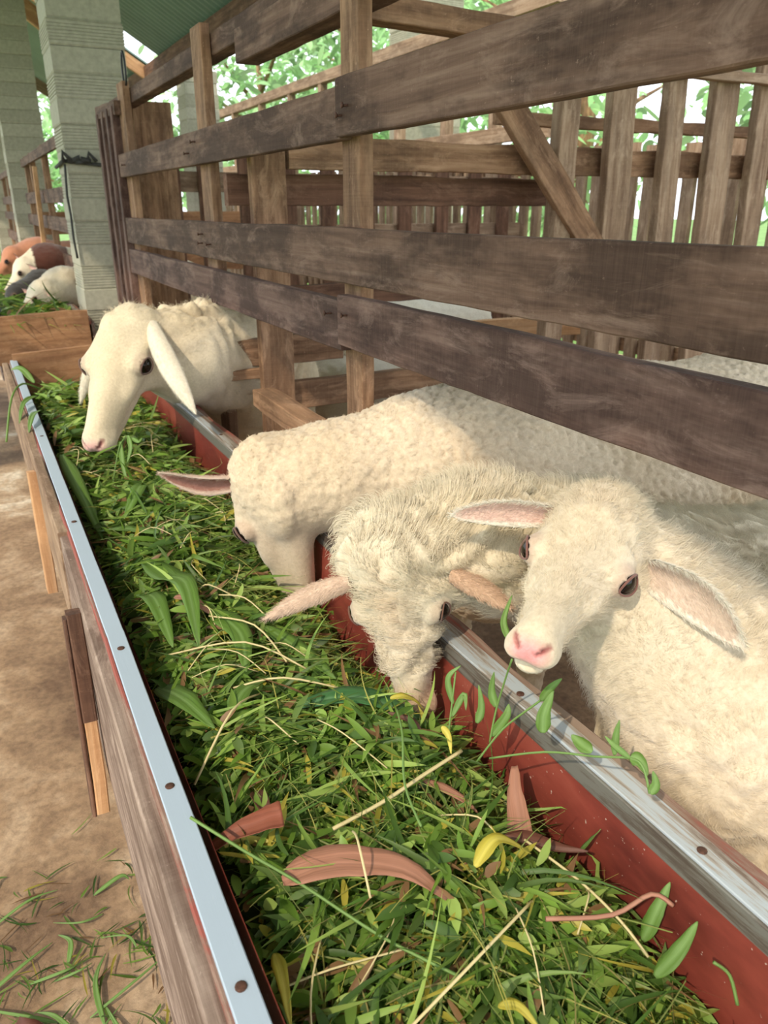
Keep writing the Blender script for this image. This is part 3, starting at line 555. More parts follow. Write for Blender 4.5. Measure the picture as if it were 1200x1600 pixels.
tag(link('grass_litter', mesh_np('grass_litter', V, F, C), M['grass']), 'fine chopped grass litter scattered on the concrete', 'litter', kind='stuff')
leafobj('dry_leaf', [(-.135, .90, FLOOR + .006), (-.11, .885, FLOOR + .025), (-.075, .88, FLOOR + .008)], .055, 'dry_dark', 'crumpled grey-brown leaf on the concrete at the lower left', curl=.4)
# ------------------------------------------------------------------ sheep: one continuous surface from a smooth blended field
def smin(a, b, k):
    h = np.clip(.5 + .5 * (b - a) / k, 0, 1); return b * (1 - h) + a * h - k * h * (1 - h)
def sd_cone(P, a, b, ra, rb):
    a = np.asarray(a, 'f'); b = np.asarray(b, 'f'); ba = b - a; t = np.clip(((P - a) @ ba) / (ba @ ba), 0, 1); return np.linalg.norm(P - a - t[:, None] * ba, axis=1) - (ra + (rb - ra) * t)
def sd_ell(P, c, r, Rm=None):
    q = P - np.asarray(c, 'f')
    if Rm is not None: q = q @ Rm
    r = np.asarray(r, 'f'); k0 = np.linalg.norm(q / r, axis=1); k1 = np.linalg.norm(q / (r * r), axis=1) + 1e-9; return k0 * (k0 - 1) / k1
class Head:
    def __init__(s, T, R, sc, wf=1.0): s.T = np.array(T, 'f'); s.R = np.array(R, 'f'); s.s = sc; s.wf = wf
    def w(s, p): p = np.array(p, 'f') * np.array([1, s.wf, 1], 'f'); return s.T + s.s * (s.R @ p)      # local to world
    def loc(s, P): return ((P - s.T) @ s.R) / s.s / np.array([1, s.wf, 1], 'f')
    def field(s, P):
        q = s.loc(P); f = sd_ell(q, (.16, 0, -.12), (.22, .175, .165))
        f = smin(f, sd_ell(q, (.05, 0, -.08), (.13, .135, .13)), .06)
        for y in (-1, 1):
            f = smin(f, sd_ell(q, (.33, y * .135, -.075), (.12, .065, .062)), .05)   # brow
            f = smin(f, sd_ell(q, (.20, y * .085, -.27), (.20, .075, .15)), .07)    # cheek
            f = smin(f, sd_ell(q, (.47, y * .10, -.17), (.15, .05, .05)), .06)      # cheekbone
        f = smin(f, sd_cone(q, (.35, 0, -.14), (.86, 0, -.235), .150, .078), .06)
        f = smin(f, sd_cone(q, (.25, 0, -.035), (.89, 0, -.165), .090, .058), .05)
        f = smin(f, sd_ell(q, (.92, 0, -.215), (.085, .088, .075)), .03)
        for y in (-1, 1): f = smin(f, sd_ell(q, (.90, y * .05, -.25), (.085, .048, .042)), .03)   # upper lip
        f = smin(f, sd_cone(q, (.25, 0, -.30), (.80, 0, -.325), .105, .05), .06)
        f = smin(f, sd_ell(q, (.865, 0, -.335), (.06, .055, .036)), .02)
        for y in (-1, 1):
            m = sd_cone(q, (.985, y * .012, -.285), (.70, y * .13, -.285), .013, .011); f = -smin(-f, m, .012)  # mouth line
            n = sd_cone(q, (.99, y * .030, -.215), (.955, y * .070, -.178), .007, .011); f = -smin(-f, n, .012)  # nostril
        m = sd_cone(q, (1.01, 0, -.215), (.985, 0, -.275), .010, .006); f = -smin(-f, m, .012)
        f = f * s.s * .9
        for y in (-1, 1):
            c, r, n, a, b = s.eye(y); f = smin(f, np.linalg.norm(P - c, axis=1) - r * 1.13, .006)
            d = P - c - n * r * 1.1; e = sd_ell(np.stack([d @ a, d @ b, d @ n], 1), (0, 0, 0), (r * .98, r * .68, r * 1.3)); f = -smin(-f, e, .0015)
        return f
    def eye(s, y):
        c = s.w((.372, y * .176, -.104)); r = s.s * .062; n = s.R @ np.array([.48, y, .16]); n /= np.linalg.norm(n); a = s.R @ np.array([1, 0, -.35]); a -= n * (a @ n); a /= np.linalg.norm(a); b = np.cross(n, a); return c.astype('f'), r, n.astype('f'), a.astype('f'), b.astype('f')
    def lids(s, y, col):
        c, r, n, a, b = s.eye(y); V = []; F = []; m, k = 36, 8
        for i in range(m):
            t = 2 * math.pi * i / m; u = .96 * math.cos(t); v = .70 * math.sin(t) * (1 - .15 * abs(math.cos(t)) ** 3); w = math.sqrt(max(.03, 1.13 ** 2 - u * u - v * v)) ; p = c + r * (a * u + b * v + n * w); rad = (a * math.cos(t) + b * math.sin(t)); th = .075 * r * (1.25 if math.sin(t) * float(b[2]) > 0 else 1)
            for j in range(k): q = 2 * math.pi * j / k; V.append(p + rad * math.cos(q) * th + n * math.sin(q) * th)
        for i in range(m):
            for j in range(k): F.append((i * k + j, i * k + (j + 1) % k, ((i + 1) % m) * k + (j + 1) % k, ((i + 1) % m) * k + j))
        return np.array(V), np.array(F), np.tile(col, (len(V), 1)).astype(float)
def surface_nets(fun, lo, hi, h):
    lo = np.array(lo); hi = np.array(hi); B = 8; nb = np.ceil((hi - lo) / (h * B)).astype(int); n = nb * B + 1
    bc = np.stack(np.meshgrid(*[np.arange(k) for k in nb], indexing='ij'), -1).reshape(-1, 3); cen = lo + (bc + .5) * h * B
    dc = fun(cen.astype('f')); R_ = h * B * .87 * 1.9
    vol = np.empty(n, 'f'); 
    up = np.sign(dc).reshape(nb); vol[:] = 1.0
    vol[:-1, :-1, :-1] = np.repeat(np.repeat(np.repeat(up, B, 0), B, 1), B, 2)
    keep = bc[np.abs(dc) < R_]; loc = np.stack(np.meshgrid(*[np.arange(B + 1)] * 3, indexing='ij'), -1).reshape(-1, 3)
    for i in range(0, len(keep), 400):
        g = (keep[i:i + 400, None, :] * B + loc[None]).reshape(-1, 3); vol[g[:, 0], g[:, 1], g[:, 2]] = fun((lo + g * h).astype('f'))
    s = vol < 0; idx = np.zeros(tuple(n - 1), bool); cs = s[:-1, :-1, :-1].astype('i1')
    tot = np.zeros(tuple(n - 1), 'i1')
    for a in (0, 1):
        for b in (0, 1):
            for c in (0, 1): tot += s[a:n[0] - 1 + a, b:n[1] - 1 + b, c:n[2] - 1 + c]
    cells = np.argwhere((tot > 0) & (tot < 8)); ids = np.full(tuple(n - 1), -1, 'i4'); ids[cells[:, 0], cells[:, 1], cells[:, 2]] = np.arange(len(cells))
    acc = np.zeros((len(cells), 3)); cnt = np.zeros(len(cells)); corners = [(a, b, c) for a in (0, 1) for b in (0, 1) for c in (0, 1)]
    for a in corners:
        for ax in range(3):
            if a[ax] == 0:
                b = list(a); b[ax] = 1; pa = cells + a; pb = cells + b; va = vol[pa[:, 0], pa[:, 1], pa[:, 2]]; vb = vol[pb[:, 0], pb[:, 1], pb[:, 2]]; m = (va < 0) != (vb < 0)
                t = np.where(m, va / (va - vb + 1e-12), 0); q = np.array(a, float)[None].repeat(len(cells), 0); q[:, ax] = t; acc[m] += q[m]; cnt[m] += 1
    V = lo + (cells + acc / cnt[:, None]) * h; quads = []
    for ax in range(3):
        o1, o2 = [(1, 2), (2, 0), (0, 1)][ax]; sl = [slice(0, k - 1) for k in n]; s0 = s[:-1, :-1, :-1]; sh = [slice(0, k - 1) for k in n]; sh[ax] = slice(1, n[ax]); s1 = s[tuple(sh)]
        e = np.argwhere(s0 != s1); e = e[(e[:, o1] > 0) & (e[:, o2] > 0)]; d1 = np.zeros(3, int); d1[o1] = 1; d2 = np.zeros(3, int); d2[o2] = 1
        q = [ids[tuple((e - a).T)] for a in (d1 * 0, d1, d1 + d2, d2)]; q = np.stack(q, 1); fl = s0[tuple(e.T)]; q[~fl] = q[~fl][:, ::-1]; quads.append(q)
    Q = np.concatenate(quads); Q = Q[(Q >= 0).all(1)]; return V, Q
def vnoise(P, sc, seed=0):
    """cheap vectorised value noise"""
    q = P * sc + seed * 17.3; i = np.floor(q).astype('i8'); f = q - i; f = f * f * (3 - 2 * f); out = 0
    for a in (0, 1):
        for b in (0, 1):
            for c in (0, 1):
                h = ((i[:, 0] + a) * 73856093) ^ ((i[:, 1] + b) * 19349663) ^ ((i[:, 2] + c) * 83492791); h = (h ^ (h >> 13)) * 1274126177 & 0xffffffff; h = (h ^ (h >> 15)) & 0xffff
                out = out + (h / 65535.0) * (f[:, 0] if a else 1 - f[:, 0]) * (f[:, 1] if b else 1 - f[:, 1]) * (f[:, 2] if c else 1 - f[:, 2])
    return out
def worley(P, sc, seed=0):
    q = P * sc; i = np.floor(q).astype('i8'); d1 = np.full(len(P), 9.); d2 = np.full(len(P), 9.)
    for a in (-1, 0, 1):
        for b in (-1, 0, 1):
            for c in (-1, 0, 1):
                j = i + [a, b, c]; h = (j[:, 0] * 73856093 + seed) ^ (j[:, 1] * 19349663) ^ (j[:, 2] * 83492791); h = (h ^ (h >> 13)) * 1274126177 & 0xffffffff
                o = np.stack([(h & 1023) / 1023, ((h >> 10) & 1023) / 1023, ((h >> 20) & 1023) / 1023], 1); d = np.linalg.norm(j + o - q, axis=1)
                d2 = np.minimum(d2, np.maximum(d1, d)); d1 = np.minimum(d1, d)
    return d1, d2
def ear_mesh(base, tip, w, face, sag, inner, outer, cup=.5, n=26, m=12):
    """cupped leaf-shaped ear with real thickness; 'face' is the direction its inside looks"""
    base = np.array(base, float); tip = np.array(tip, float); ax = tip - base; L = np.linalg.norm(ax); ax /= L; face = np.array(face, float); face -= ax * (face @ ax); face /= np.linalg.norm(face); sd = np.cross(ax, face)
    sag = np.array(sag, float); V = []; C = []; F = []
    for i in range(n + 1):
        t = i / n; c = base + ax * L * t + sag * math.sin(math.pi * t); hw = w / 2 * (.62 + .38 * math.sin(math.pi * min(1, t / .7 * .5 + .0))) * (1 - t ** 2.6) ** .75 * (1 if t > .0 else .8); hw = max(hw, .0012)
        cp = cup * (1 - .55 * t); th = .0035 * (1 + 1.2 * (1 - t))
        for lay in (0, 1):
            for j in range(m + 1):
                a = -1 + 2 * j / m; k = math.sqrt(max(0, 1 - a * a)); p = c + sd * hw * a * (1 - .25 * cp * abs(a)) + face * (hw * cp * abs(a) ** 1.8) + face * ((th * k * (.15 if lay == 0 else -1)))
                V.append(p); C.append(inner if (lay == 0 and abs(a) < .78 and t < .9) else outer)
    row = 2 * (m + 1)
    for i in range(n):
        for j in range(m):
            a = i * row + j; F.append((a, a + row, a + row + 1, a + 1)); b = a + m + 1; F.append((b, b + 1, b + row + 1, b + row))
        a = i * row; F.append((a, a + m + 1, a + row + m + 1, a + row)); a = i * row + m; F.append((a, a + row, a + row + m + 1, a + m + 1))
    return np.array(V), np.array(F), np.array(C, float)
def add_hair(name, parent, P, N, C, D, length, radius, S, curl, clump, seed, off, lift=(.25, .6)):
    """fibres as a curves object parented to the animal; P,N,C root, normal, colour; D comb direction"""
    n = len(P); rg = np.random.default_rng(seed); t = np.linspace(0, 1, S)
    L = length * rg.uniform(.6, 1.15, n)[:, None]; d = N * rg.uniform(lift[0], lift[1], n)[:, None] + D * rg.uniform(.5, 1.0, n)[:, None] + rg.normal(0, .22, (n, 3)); d /= np.linalg.norm(d, axis=1, keepdims=True)
    X = np.zeros((n, S, 3)); tang = np.cross(N, D) + 1e-6; tang /= np.linalg.norm(tang, axis=1, keepdims=True)
    ph = vnoise(P, clump, seed) * 18 + rg.normal(0, .5, n); am = (vnoise(P, clump * .7, seed + 3) - .5)
    for i, a in enumerate(t):
        X[:, i] = P - N * .002 + d * L * a + D * L * (.35 * a * a) + tang * (curl * L * np.sin(ph[:, None] + a * 5.0) * a) + N * (curl * L * .6 * (np.cos(ph[:, None] + a * 5.0) - np.cos(ph[:, None])) * a) + tang * (am[:, None] * 1.2 * L * a)
    hc = bpy.data.hair_curves.new(name); hc.add_curves([S] * n); hc.attributes['position'].data.foreach_set('vector', (X.reshape(-1, 3) - np.array(off)).astype('f').ravel())
    r = hc.attributes.get('radius') or hc.attributes.new('radius', 'FLOAT', 'POINT'); r.data.foreach_set('value', np.tile(radius * (1 - .8 * t), n).astype('f'))
    a = hc.attributes.new('col', 'FLOAT_COLOR', 'CURVE'); c = np.ones((n, 4), 'f'); c[:, :3] = C; a.data.foreach_set('color', c.ravel())
    a = hc.attributes.new('nrm', 'FLOAT_VECTOR', 'CURVE'); a.data.foreach_set('vector', N.astype('f').ravel())
    hc.materials.append(M['hair']); o = bpy.data.objects.new(name, hc); COL.objects.link(o); o.parent = parent; return o
CREAM = (.86, .76, .60)
def sheep(name, label, cat, head, cones, h, base=CREAM, nose=(.80, .42, .38), wool=None, ears=(), group=None, hair=None, paint=None, eyes=True, lid=(.35, .19, .15), kh=.05, hoof=True, xmax=9, floor=FLOOR):
    """cones: list of (a, b, ra, rb, k) in world metres"""
    allp = np.array([c[i] for c in cones for i in (0, 1)] + [head.w(p) for p in ((0, 0, 0), (1.05, 0, -.2))]); mr = max(max(c[2], c[3]) for c in cones) + .03
    lo = allp.min(0) - mr; hi = allp.max(0) + mr; lo[2] = floor - .01
    def fun(P):
        f = None
        for a, b, ra, rb, k in cones:
            d = sd_cone(P, a, b, ra, rb); f = d if f is None else smin(f, d, k)
        return smin(f, head.field(P), kh)
    V, Q = surface_nets(fun, lo, hi, h); e = 1e-3; Vf = V.astype('f')
    N = np.stack([fun(Vf + np.eye(3, dtype='f')[i] * e) - fun(Vf - np.eye(3, dtype='f')[i] * e) for i in range(3)], 1); N /= np.linalg.norm(N, axis=1, keepdims=True) + 1e-9
    q = head.loc(V); face = np.clip((q[:, 0] - .12) / .25, 0, 1) * (np.abs(q[:, 1]) < .5) * (np.abs(q[:, 2]) < .8) * (q[:, 0] < 1.3); onhead = (np.linalg.norm(q - np.array([.45, 0, -.15]), axis=1) < .85)
    face = face * onhead; C = np.tile(np.array(base, float), (len(V), 1)) * (.93 + .14 * vnoise(V, 22)[:, None]); C *= np.array([[1, 1, 1]]) - (1 - np.clip(vnoise(V, 9, 5) * 1.6, 0, 1))[:, None] * np.array([[.03, .07, .14]])
    C[V[:, 2] < floor + .05] = (.08, .06, .05)
    bare = onhead * np.maximum.reduce([np.clip((1.9 - np.linalg.norm(V - head.eye(y)[0], axis=1) / head.eye(y)[1]) / .5, 0, 1) for y in (-1, 1)] + [np.clip((.16 - np.linalg.norm(q - np.array([.99, 0, -.23]), axis=1)) / .05, 0, 1)])
    if wool is not None: disp, dark = wool(V, N, q, face); V = V + N * (disp * (1 - bare))[:, None]; C *= (1 - dark)[:, None]
    qq = q; dn = np.linalg.norm((qq - np.array([.99, 0, -.215])) * np.array([1, .8, 1.0]), axis=1); m = np.clip(1.6 - dn / .050, 0, 1)[:, None] * onhead[:, None]; C = C * (1 - m) + np.array(nose) * m
    for y in (-1, 1):
        ec, er = head.eye(y)[:2]; m = np.clip(1.45 - np.linalg.norm(V - ec, axis=1) / er, 0, .25)[:, None] * 2.4; C = C * (1 - m) + (np.array(lid) * .5 + np.array(base) * .4) * m
        dm = sd_cone(qq.astype('f'), (.985, y * .012, -.285), (.70, y * .13, -.285), .008, .005); m = np.clip(1.2 - dm / .010, 0, 1)[:, None] * onhead[:, None] * .75; C = C * (1 - m) + np.array((.30, .15, .12)) * m
        dm = sd_cone(qq.astype('f'), (.985, y * .030, -.205), (.955, y * .072, -.175), .007, .009); m = np.clip(1.1 - dm / .009, 0, 1)[:, None] * onhead[:, None]; C = C * (1 - m) + np.array((.33, .10, .09)) * m
    if paint is not None: C = paint(V, q, C)
    body_n = len(V); Vs = [V]; Qs = [Q]; Cs = [C]; k = len(V)
    if eyes:
        for y in (-1, 1): ev, ef, ec = head.lids(y, np.array(lid) * .45); Vs.append(ev); Qs.append(ef + k); Cs.append(ec); k += len(ev)
    for ea in ears:
        ev, ef, ec = ear_mesh(**ea); Vs.append(ev); Qs.append(ef + k); Cs.append(ec); k += len(ev)
    org = np.array([allp[:, 0].mean(), allp[:, 1].mean(), floor]); A = np.concatenate(Vs)
    me = mesh_np(name, A - org, np.concatenate(Qs), np.concatenate(Cs)); o = link(name, me, M['fleece'], None, tuple(org)); tag(o, label, cat, group)
    if eyes:
        for y in (-1, 1):
            c, r = head.eye(y)[:2]; c = c - org; mb = MB(); vs = []; fs = []; nu, nv = 24, 16
            for i in range(nv + 1):
                for j in range(nu): th = math.pi * i / nv; ph = 2 * math.pi * j / nu; vs.append((r * math.sin(th) * math.cos(ph), r * math.sin(th) * math.sin(ph), r * math.cos(th)))
            for i in range(nv):
                for j in range(nu): fs.append((i * nu + j, (i + 1) * nu + j, (i + 1) * nu + (j + 1) % nu, i * nu + (j + 1) % nu))
            me2 = bpy.data.meshes.new('eye'); me2.from_pydata(vs, [], fs); me2.polygons.foreach_set('use_smooth', [True] * len(fs)); e_ = link('eye', me2, M['eye'], o, tuple(c))
    if hair:
        rg = np.random.default_rng(5); tri = V[Q]; area = np.linalg.norm(np.cross(tri[:, 2] - tri[:, 0], tri[:, 3] - tri[:, 1]), axis=1) / 2; cen = tri.mean(1); fn = N[Q].mean(1)
        vis = (fn * (cen / np.linalg.norm(cen, axis=1, keepdims=True))).sum(1) < .45; qc = head.loc(cen); bq = bare[Q].mean(1); wgt = area * vis * (cen[:, 0] < xmax) * hair['dens'](cen, qc) * np.clip(1 - bq * 1.25, 0, 1)
        cnt = int(hair['n']); idx = rg.choice(len(Q), cnt, p=wgt / wgt.sum()); uu = rg.random((cnt, 2)); T = tri[idx]; P = (T[:, 0] * (1 - uu[:, :1]) + T[:, 1] * uu[:, :1]) * (1 - uu[:, 1:]) + (T[:, 3] * (1 - uu[:, :1]) + T[:, 2] * uu[:, :1]) * uu[:, 1:]
        Nn = fn[idx]; D = hair['comb'](P, head.loc(P)); D = D - Nn * (D * Nn).sum(1, keepdims=True); D /= np.linalg.norm(D, axis=1, keepdims=True) + 1e-6
        D = D / (np.linalg.norm(D, axis=1, keepdims=True) + 1e-6); Ch = C[Q[idx, 0]] * rg.uniform(.92, 1.12, (cnt, 1)); Ch = np.clip(Ch * (.90 + .2 * vnoise(P, 90, 8)[:, None]), 0, .95); ln = hair['len'](P, head.loc(P))
        hx = add_hair('fleece', o, P, Nn, Ch, D, ln[:, None], hair['r'], hair.get('S', 4), hair['curl'], hair.get('clump', 60), 3, org, hair.get('lift', (.25, .6)))
        # short fuzz on the ears
        for ei, ea in enumerate(ears):
            ev, ef, ec = ear_mesh(**ea); tt = ev[ef]; nn = np.cross(tt[:, 2] - tt[:, 0], tt[:, 3] - tt[:, 1]); ar = np.linalg.norm(nn, axis=1); nn /= ar[:, None] + 1e-12; fcv = np.array(ea['face'], float); od = np.arange(len(ef)) % 2; nn *= (np.sign(nn @ fcv) * np.where(od == 0, 1, -1))[:, None]; k2 = 3500; ix = rg.choice(len(ef), k2, p=ar / ar.sum()); u2 = rg.random((k2, 2)); t4 = tt[ix]; Pe = (t4[:, 0] * (1 - u2[:, :1]) + t4[:, 1] * u2[:, :1]) * (1 - u2[:, 1:]) + (t4[:, 3] * (1 - u2[:, :1]) + t4[:, 2] * u2[:, :1]) * u2[:, 1:]
            De = np.tile(np.array(ea['tip']) - np.array(ea['base']), (k2, 1)); De /= np.linalg.norm(De, axis=1, keepdims=True); add_hair('ear_fuzz', o, Pe + nn[ix] * .0015, nn[ix], np.clip(ec[ef[ix, 0]] * rg.uniform(.9, 1.2, (k2, 1)), 0, .95), De, np.full((k2, 1), .006), .00026, 4, .1, 60, 9 + ei, org)
    return o
def head_comb(head, back, mixr=(.0, .35)):
    """fur grows away from the nose on the head and along 'back' on the body"""
    ax = head.R[:, 0]; back = np.array(back, float)
    def f(P, q):
        m = np.clip((q[:, 0] + .1) / .4, 0, 1)[:, None]; return -ax[None] * m + back[None] * (1 - m)
    return f
def legs(pts, floor=FLOOR, r=.024, fat=.05):
    """front: shoulder, elbow, knee, fetlock, hoof"""
    out = []
    for p in pts: 
        for i in range(len(p) - 1): ra = [fat, r * 1.25, r, r * .85, r][min(i, 4)]; rb = [r * 1.25, r, r * .85, r, r][min(i, 4)]; out.append((p[i], p[i + 1], ra, rb, .02))
    return out
def leg4(x, y, top, dx=(0, 0), hind=False, fat=.055, r=.022):
    m = .5 * (top + FLOOR)
    if hind: return [(x, y, top), (x - .05, y, m + .10), (x + .07, y, m - .04), (x + .03, y, FLOOR + .05), (x, y, FLOOR + .012)]
    return [(x, y, top), (x + .02, y, m + .06), (x + dx[0], y + dx[1], m - .06), (x + dx[0], y + dx[1], FLOOR + .05), (x - .02 + dx[0], y + dx[1], FLOOR + .012)]
# --- wool relief
def wool_cell(sc, amp, faceamp=.0, stretch=(1, 1, 1)):
    def f(V, N, q, face):
        W_ = V * np.array(stretch); W_ = W_ + .010 * (np.stack([vnoise(V, 45, i) for i in range(3)], 1) - .5); d1, d2 = worley(W_, sc); e = np.clip((d2 - d1) * 2.6, 0, 1); big = vnoise(V, 14, 2) - .5
        a = amp * (1 - face) + faceamp * face; return a * (e ** .6 - .6) + a * 1.2 * big, 0 * e
    return f
def wool_curl(sc, amp, facefac=.6):
    def f(V, N, q, face):
        w = np.stack([vnoise(V, sc * .35, i) for i in range(3)], 1) * 6.0; r = .5 + .5 * np.sin(V @ np.array([.6, .5, .62]) * sc * 3.1 + w[:, 0] * 2.6 + w[:, 1] * 1.5); r2 = vnoise(V, sc * 1.6, 7)
        fa = amp * (1 - face * (1 - facefac) * 1) * np.where(q[:, 0] > .72, .25, 1); return fa * (r ** .7 + .5 * r2 - .8), 0 * r
    return f
def wool_soft(amp):
    def f(V, N, q, face):
        d1, d2 = worley(V + .02 * (np.stack([vnoise(V, 30, i) for i in range(3)], 1) - .5), 24, 5); r = vnoise(V, 70, 1) * .5 + vnoise(V, 30, 2) + .7 * np.clip((d2 - d1) * 2, 0, 1); a = amp * (1 - .85 * face); return a * (r - 1.1), 0 * r
    return f
# ------------------------------------------------------------------ the four near sheep
def rm(x, y):  # rotation columns: nose direction, animal's left, up
    x = Vector(x).normalized(); y = Vector(y); y = (y - x * x.dot(y)).normalized(); z = x.cross(y); return [[x[i], y[i], z[i]] for i in range(3)]
PINK = (.74, .42, .36); SKINTAN = (.62, .40, .27)
# far near-trough sheep (smooth face, drooping ears)
h1 = Head((.3502, 2.1515, -.2650), rm((-0.4908, -0.6202, -0.6119), (.763, -.659, .055)), .378, 1.16)
c1 = [((.375, 2.16, -.34), (.50, 2.20, -.395), .085, .118, .05), ((.50, 2.20, -.395), (.63, 2.34, -.42), .118, .145, .06), ((.63, 2.34, -.44), (.84, 2.62, -.56), .14, .20, .08), ((.84, 2.62, -.56), (.98, 3.35, -.56), .20, .23, .1)]
c1 += legs([leg4(.74, 2.60, -.62), leg4(.98, 2.55, -.62), leg4(.88, 3.35, -.60, hind=True), leg4(1.10, 3.30, -.60, hind=True)])
def w1(V, N, q, face):
    a, b = wool_curl(26, .014, .12)(V, N, q, face); nk = np.clip((.05 - q[:, 0]) / .3, 0, 1); tuft = np.clip((N[:, 2] - .3) * 1.6, 0, 1) * nk; d1, d2 = worley(V, 26, 3); return a * (.3 + .7 * nk) + tuft * .030 * (.6 - d1), b * nk
sheep('sheep', 'cream adult sheep with drooping ears, head raised and chewing, farthest along the near trough', 'sheep', h1, c1, .0058, wool=w1, base=(.79, .68, .50), nose=(.86, .50, .45),
      ears=[dict(base=h1.w((.04, .150, -.03)), tip=W3(307, 648, 1.90), w=.072, face=(.3, .9, -.2), sag=(-.015, -.02, .015), inner=PINK, outer=(.88, .80, .66), cup=.45), dict(base=h1.w((.12, -.135, -.09)), tip=W3(126, 630, 2.10), w=.045, face=(.4, .8, 0), sag=(-.01, 0, 0), inner=PINK, outer=(.88, .80, .66))],
      hair=dict(n=42000, dens=lambda P, q: np.where(q[:, 0] > .05, .45, 1.2), comb=head_comb(h1, (.5, .5, -.5)), len=lambda P, q: np.where(q[:, 0] > .1, .007, .018), r=.00042, curl=.35, clump=40))
# sheep with its head down and turned away
h2 = Head((.392, 1.275, -.412), rm((.13, .10, -.98), (-.93, -.36, -.12)), .315, 1.12)
c2 = [((.435, 1.255, -.455), (.54, 1.22, -.458), .078, .092, .05), ((.54, 1.22, -.458), (.70, 1.19, -.45), .092, .118, .05), ((.70, 1.19, -.45), (.87, 1.20, -.43), .118, .135, .06), ((.72, 1.19, -.50), (.86, 1.18, -.62), .12, .18, .07),
      ((.88, 1.19, -.54), (1.2, 1.2, -.58), .20, .25, .08), ((1.2, 1.2, -.58), (1.65, 1.22, -.58), .25, .255, .08), ((1.65, 1.22, -.58), (1.9, 1.22, -.56), .24, .19, .08)]
c2 += legs([leg4(.88, 1.06, -.68), leg4(.88, 1.32, -.68), leg4(1.80, 1.08, -.62, hind=True), leg4(1.80, 1.36, -.62, hind=True)])
sheep('sheep', 'woolly cream sheep with its face buried in the grass and one ear pointing left', 'sheep', h2, c2, .0062, wool=wool_cell(54, .0068, .0), base=(.75, .62, .46), nose=(.70, .50, .42),
      ears=[dict(base=h2.w((.08, .155, -.04)), tip=W3(247, 740, 1.40), w=.062, face=(-.1, -.9, -.35), sag=(0, 0, -.008), inner=(.36, .17, .13), outer=(.62, .47, .38), cup=.6), dict(base=h2.w((.1, -.15, -.06)), tip=h2.w((.32, -.52, -.12)), w=.055, face=(.5, .6, -.5), sag=(0, 0, 0), inner=PINK, outer=(.8, .7, .58))],
      kh=.035, hair=dict(n=60000, dens=lambda P, q: np.where(q[:, 0] > .1, .5, 1.0), comb=head_comb(h2, (.8, 0, -.5)), len=lambda P, q: np.where(q[:, 0] > .1, .005, .0055), r=.00034, curl=.5, clump=90), xmax=1.5)
# curly-headed lamb grazing, face to the camera
h3 = Head((.419, .806, -.405), rm((-.066, -.3435, -.9368), (.70, -.70, .20)), .250, 1.22)
c3 = [(h3.w((.06, .07, -.04)), h3.w((.08, -.08, -.04)), .044, .044, .03), ((.455, .83, -.425), (.56, .80, -.425), .066, .080, .04), ((.56, .80, -.425), (.73, .78, -.485), .080, .098, .05), ((.73, .78, -.485), (.94, .76, -.605), .098, .135, .07), ((.94, .76, -.605), (1.28, .76, -.635), .135, .145, .08), ((1.28, .76, -.635), (1.45, .75, -.62), .145, .125, .05)]
c3 += legs([leg4(.86, .69, -.62), leg4(.86, .82, -.62), leg4(1.40, .69, -.6, hind=True), leg4(1.40, .82, -.6, hind=True)], r=.016, fat=.04)
def p3(V, q, C):
    r = np.array(W3(1108, 858, 1.0)); r /= np.linalg.norm(r); d = V - (V @ r)[:, None] * r; m = np.clip(1.4 - np.linalg.norm(d, axis=1) / .008, 0, 1)[:, None] * (V[:, 0] > .8)[:, None]; C = C * (1 - m) + np.array((.10, .045, .03)) * m
    m = np.clip((q[:, 0] - .74) / .12, 0, 1)[:, None] * (q[:, 0] < 1.2)[:, None] * (np.linalg.norm(q - np.array([.9, 0, -.2]), axis=1) < .35)[:, None] * .6; C = C * (1 - m) + np.array((.66, .40, .24)) * m
    m = (np.exp(-((q[:, 0] - .35) / .18) ** 2 - ((q[:, 1]) / .07) ** 2) * .35 * (q[:, 2] > -.1))[:, None]; return C * (1 - m) + np.array((.66, .42, .25)) * m
sheep('lamb', 'curly-headed cream lamb facing the camera with its muzzle in the grass', 'sheep', h3, c3, .0036, wool=wool_curl(30, .0105, .95), base=(.76, .67, .51), nose=(.60, .36, .24), lid=(.36, .17, .11), paint=p3,
      ears=[dict(base=W3(706, 897, .975), tip=W3(799, 953, .93), w=.036, face=(.3, .5, -.8), sag=(0, 0, .006), inner=PINK, outer=(.62, .42, .29), cup=.5), dict(base=W3(548, 908, 1.0), tip=W3(414, 968, 1.03), w=.038, face=(.2, .6, -.8), sag=(.005, 0, .008), inner=PINK, outer=(.68, .50, .38), cup=.5)],
      kh=.022, hair=dict(n=75000, dens=lambda P, q: np.where((q[:, 0] > .75), .5, 1.0), comb=head_comb(h3, (.7, 0, -.6)), len=lambda P, q: np.where(q[:, 0] > .72, .004, np.where(q[:, 0] > 0, .009, .013)), r=.00036, curl=1.1, clump=48, S=7, lift=(.08, .3)), xmax=1.2)
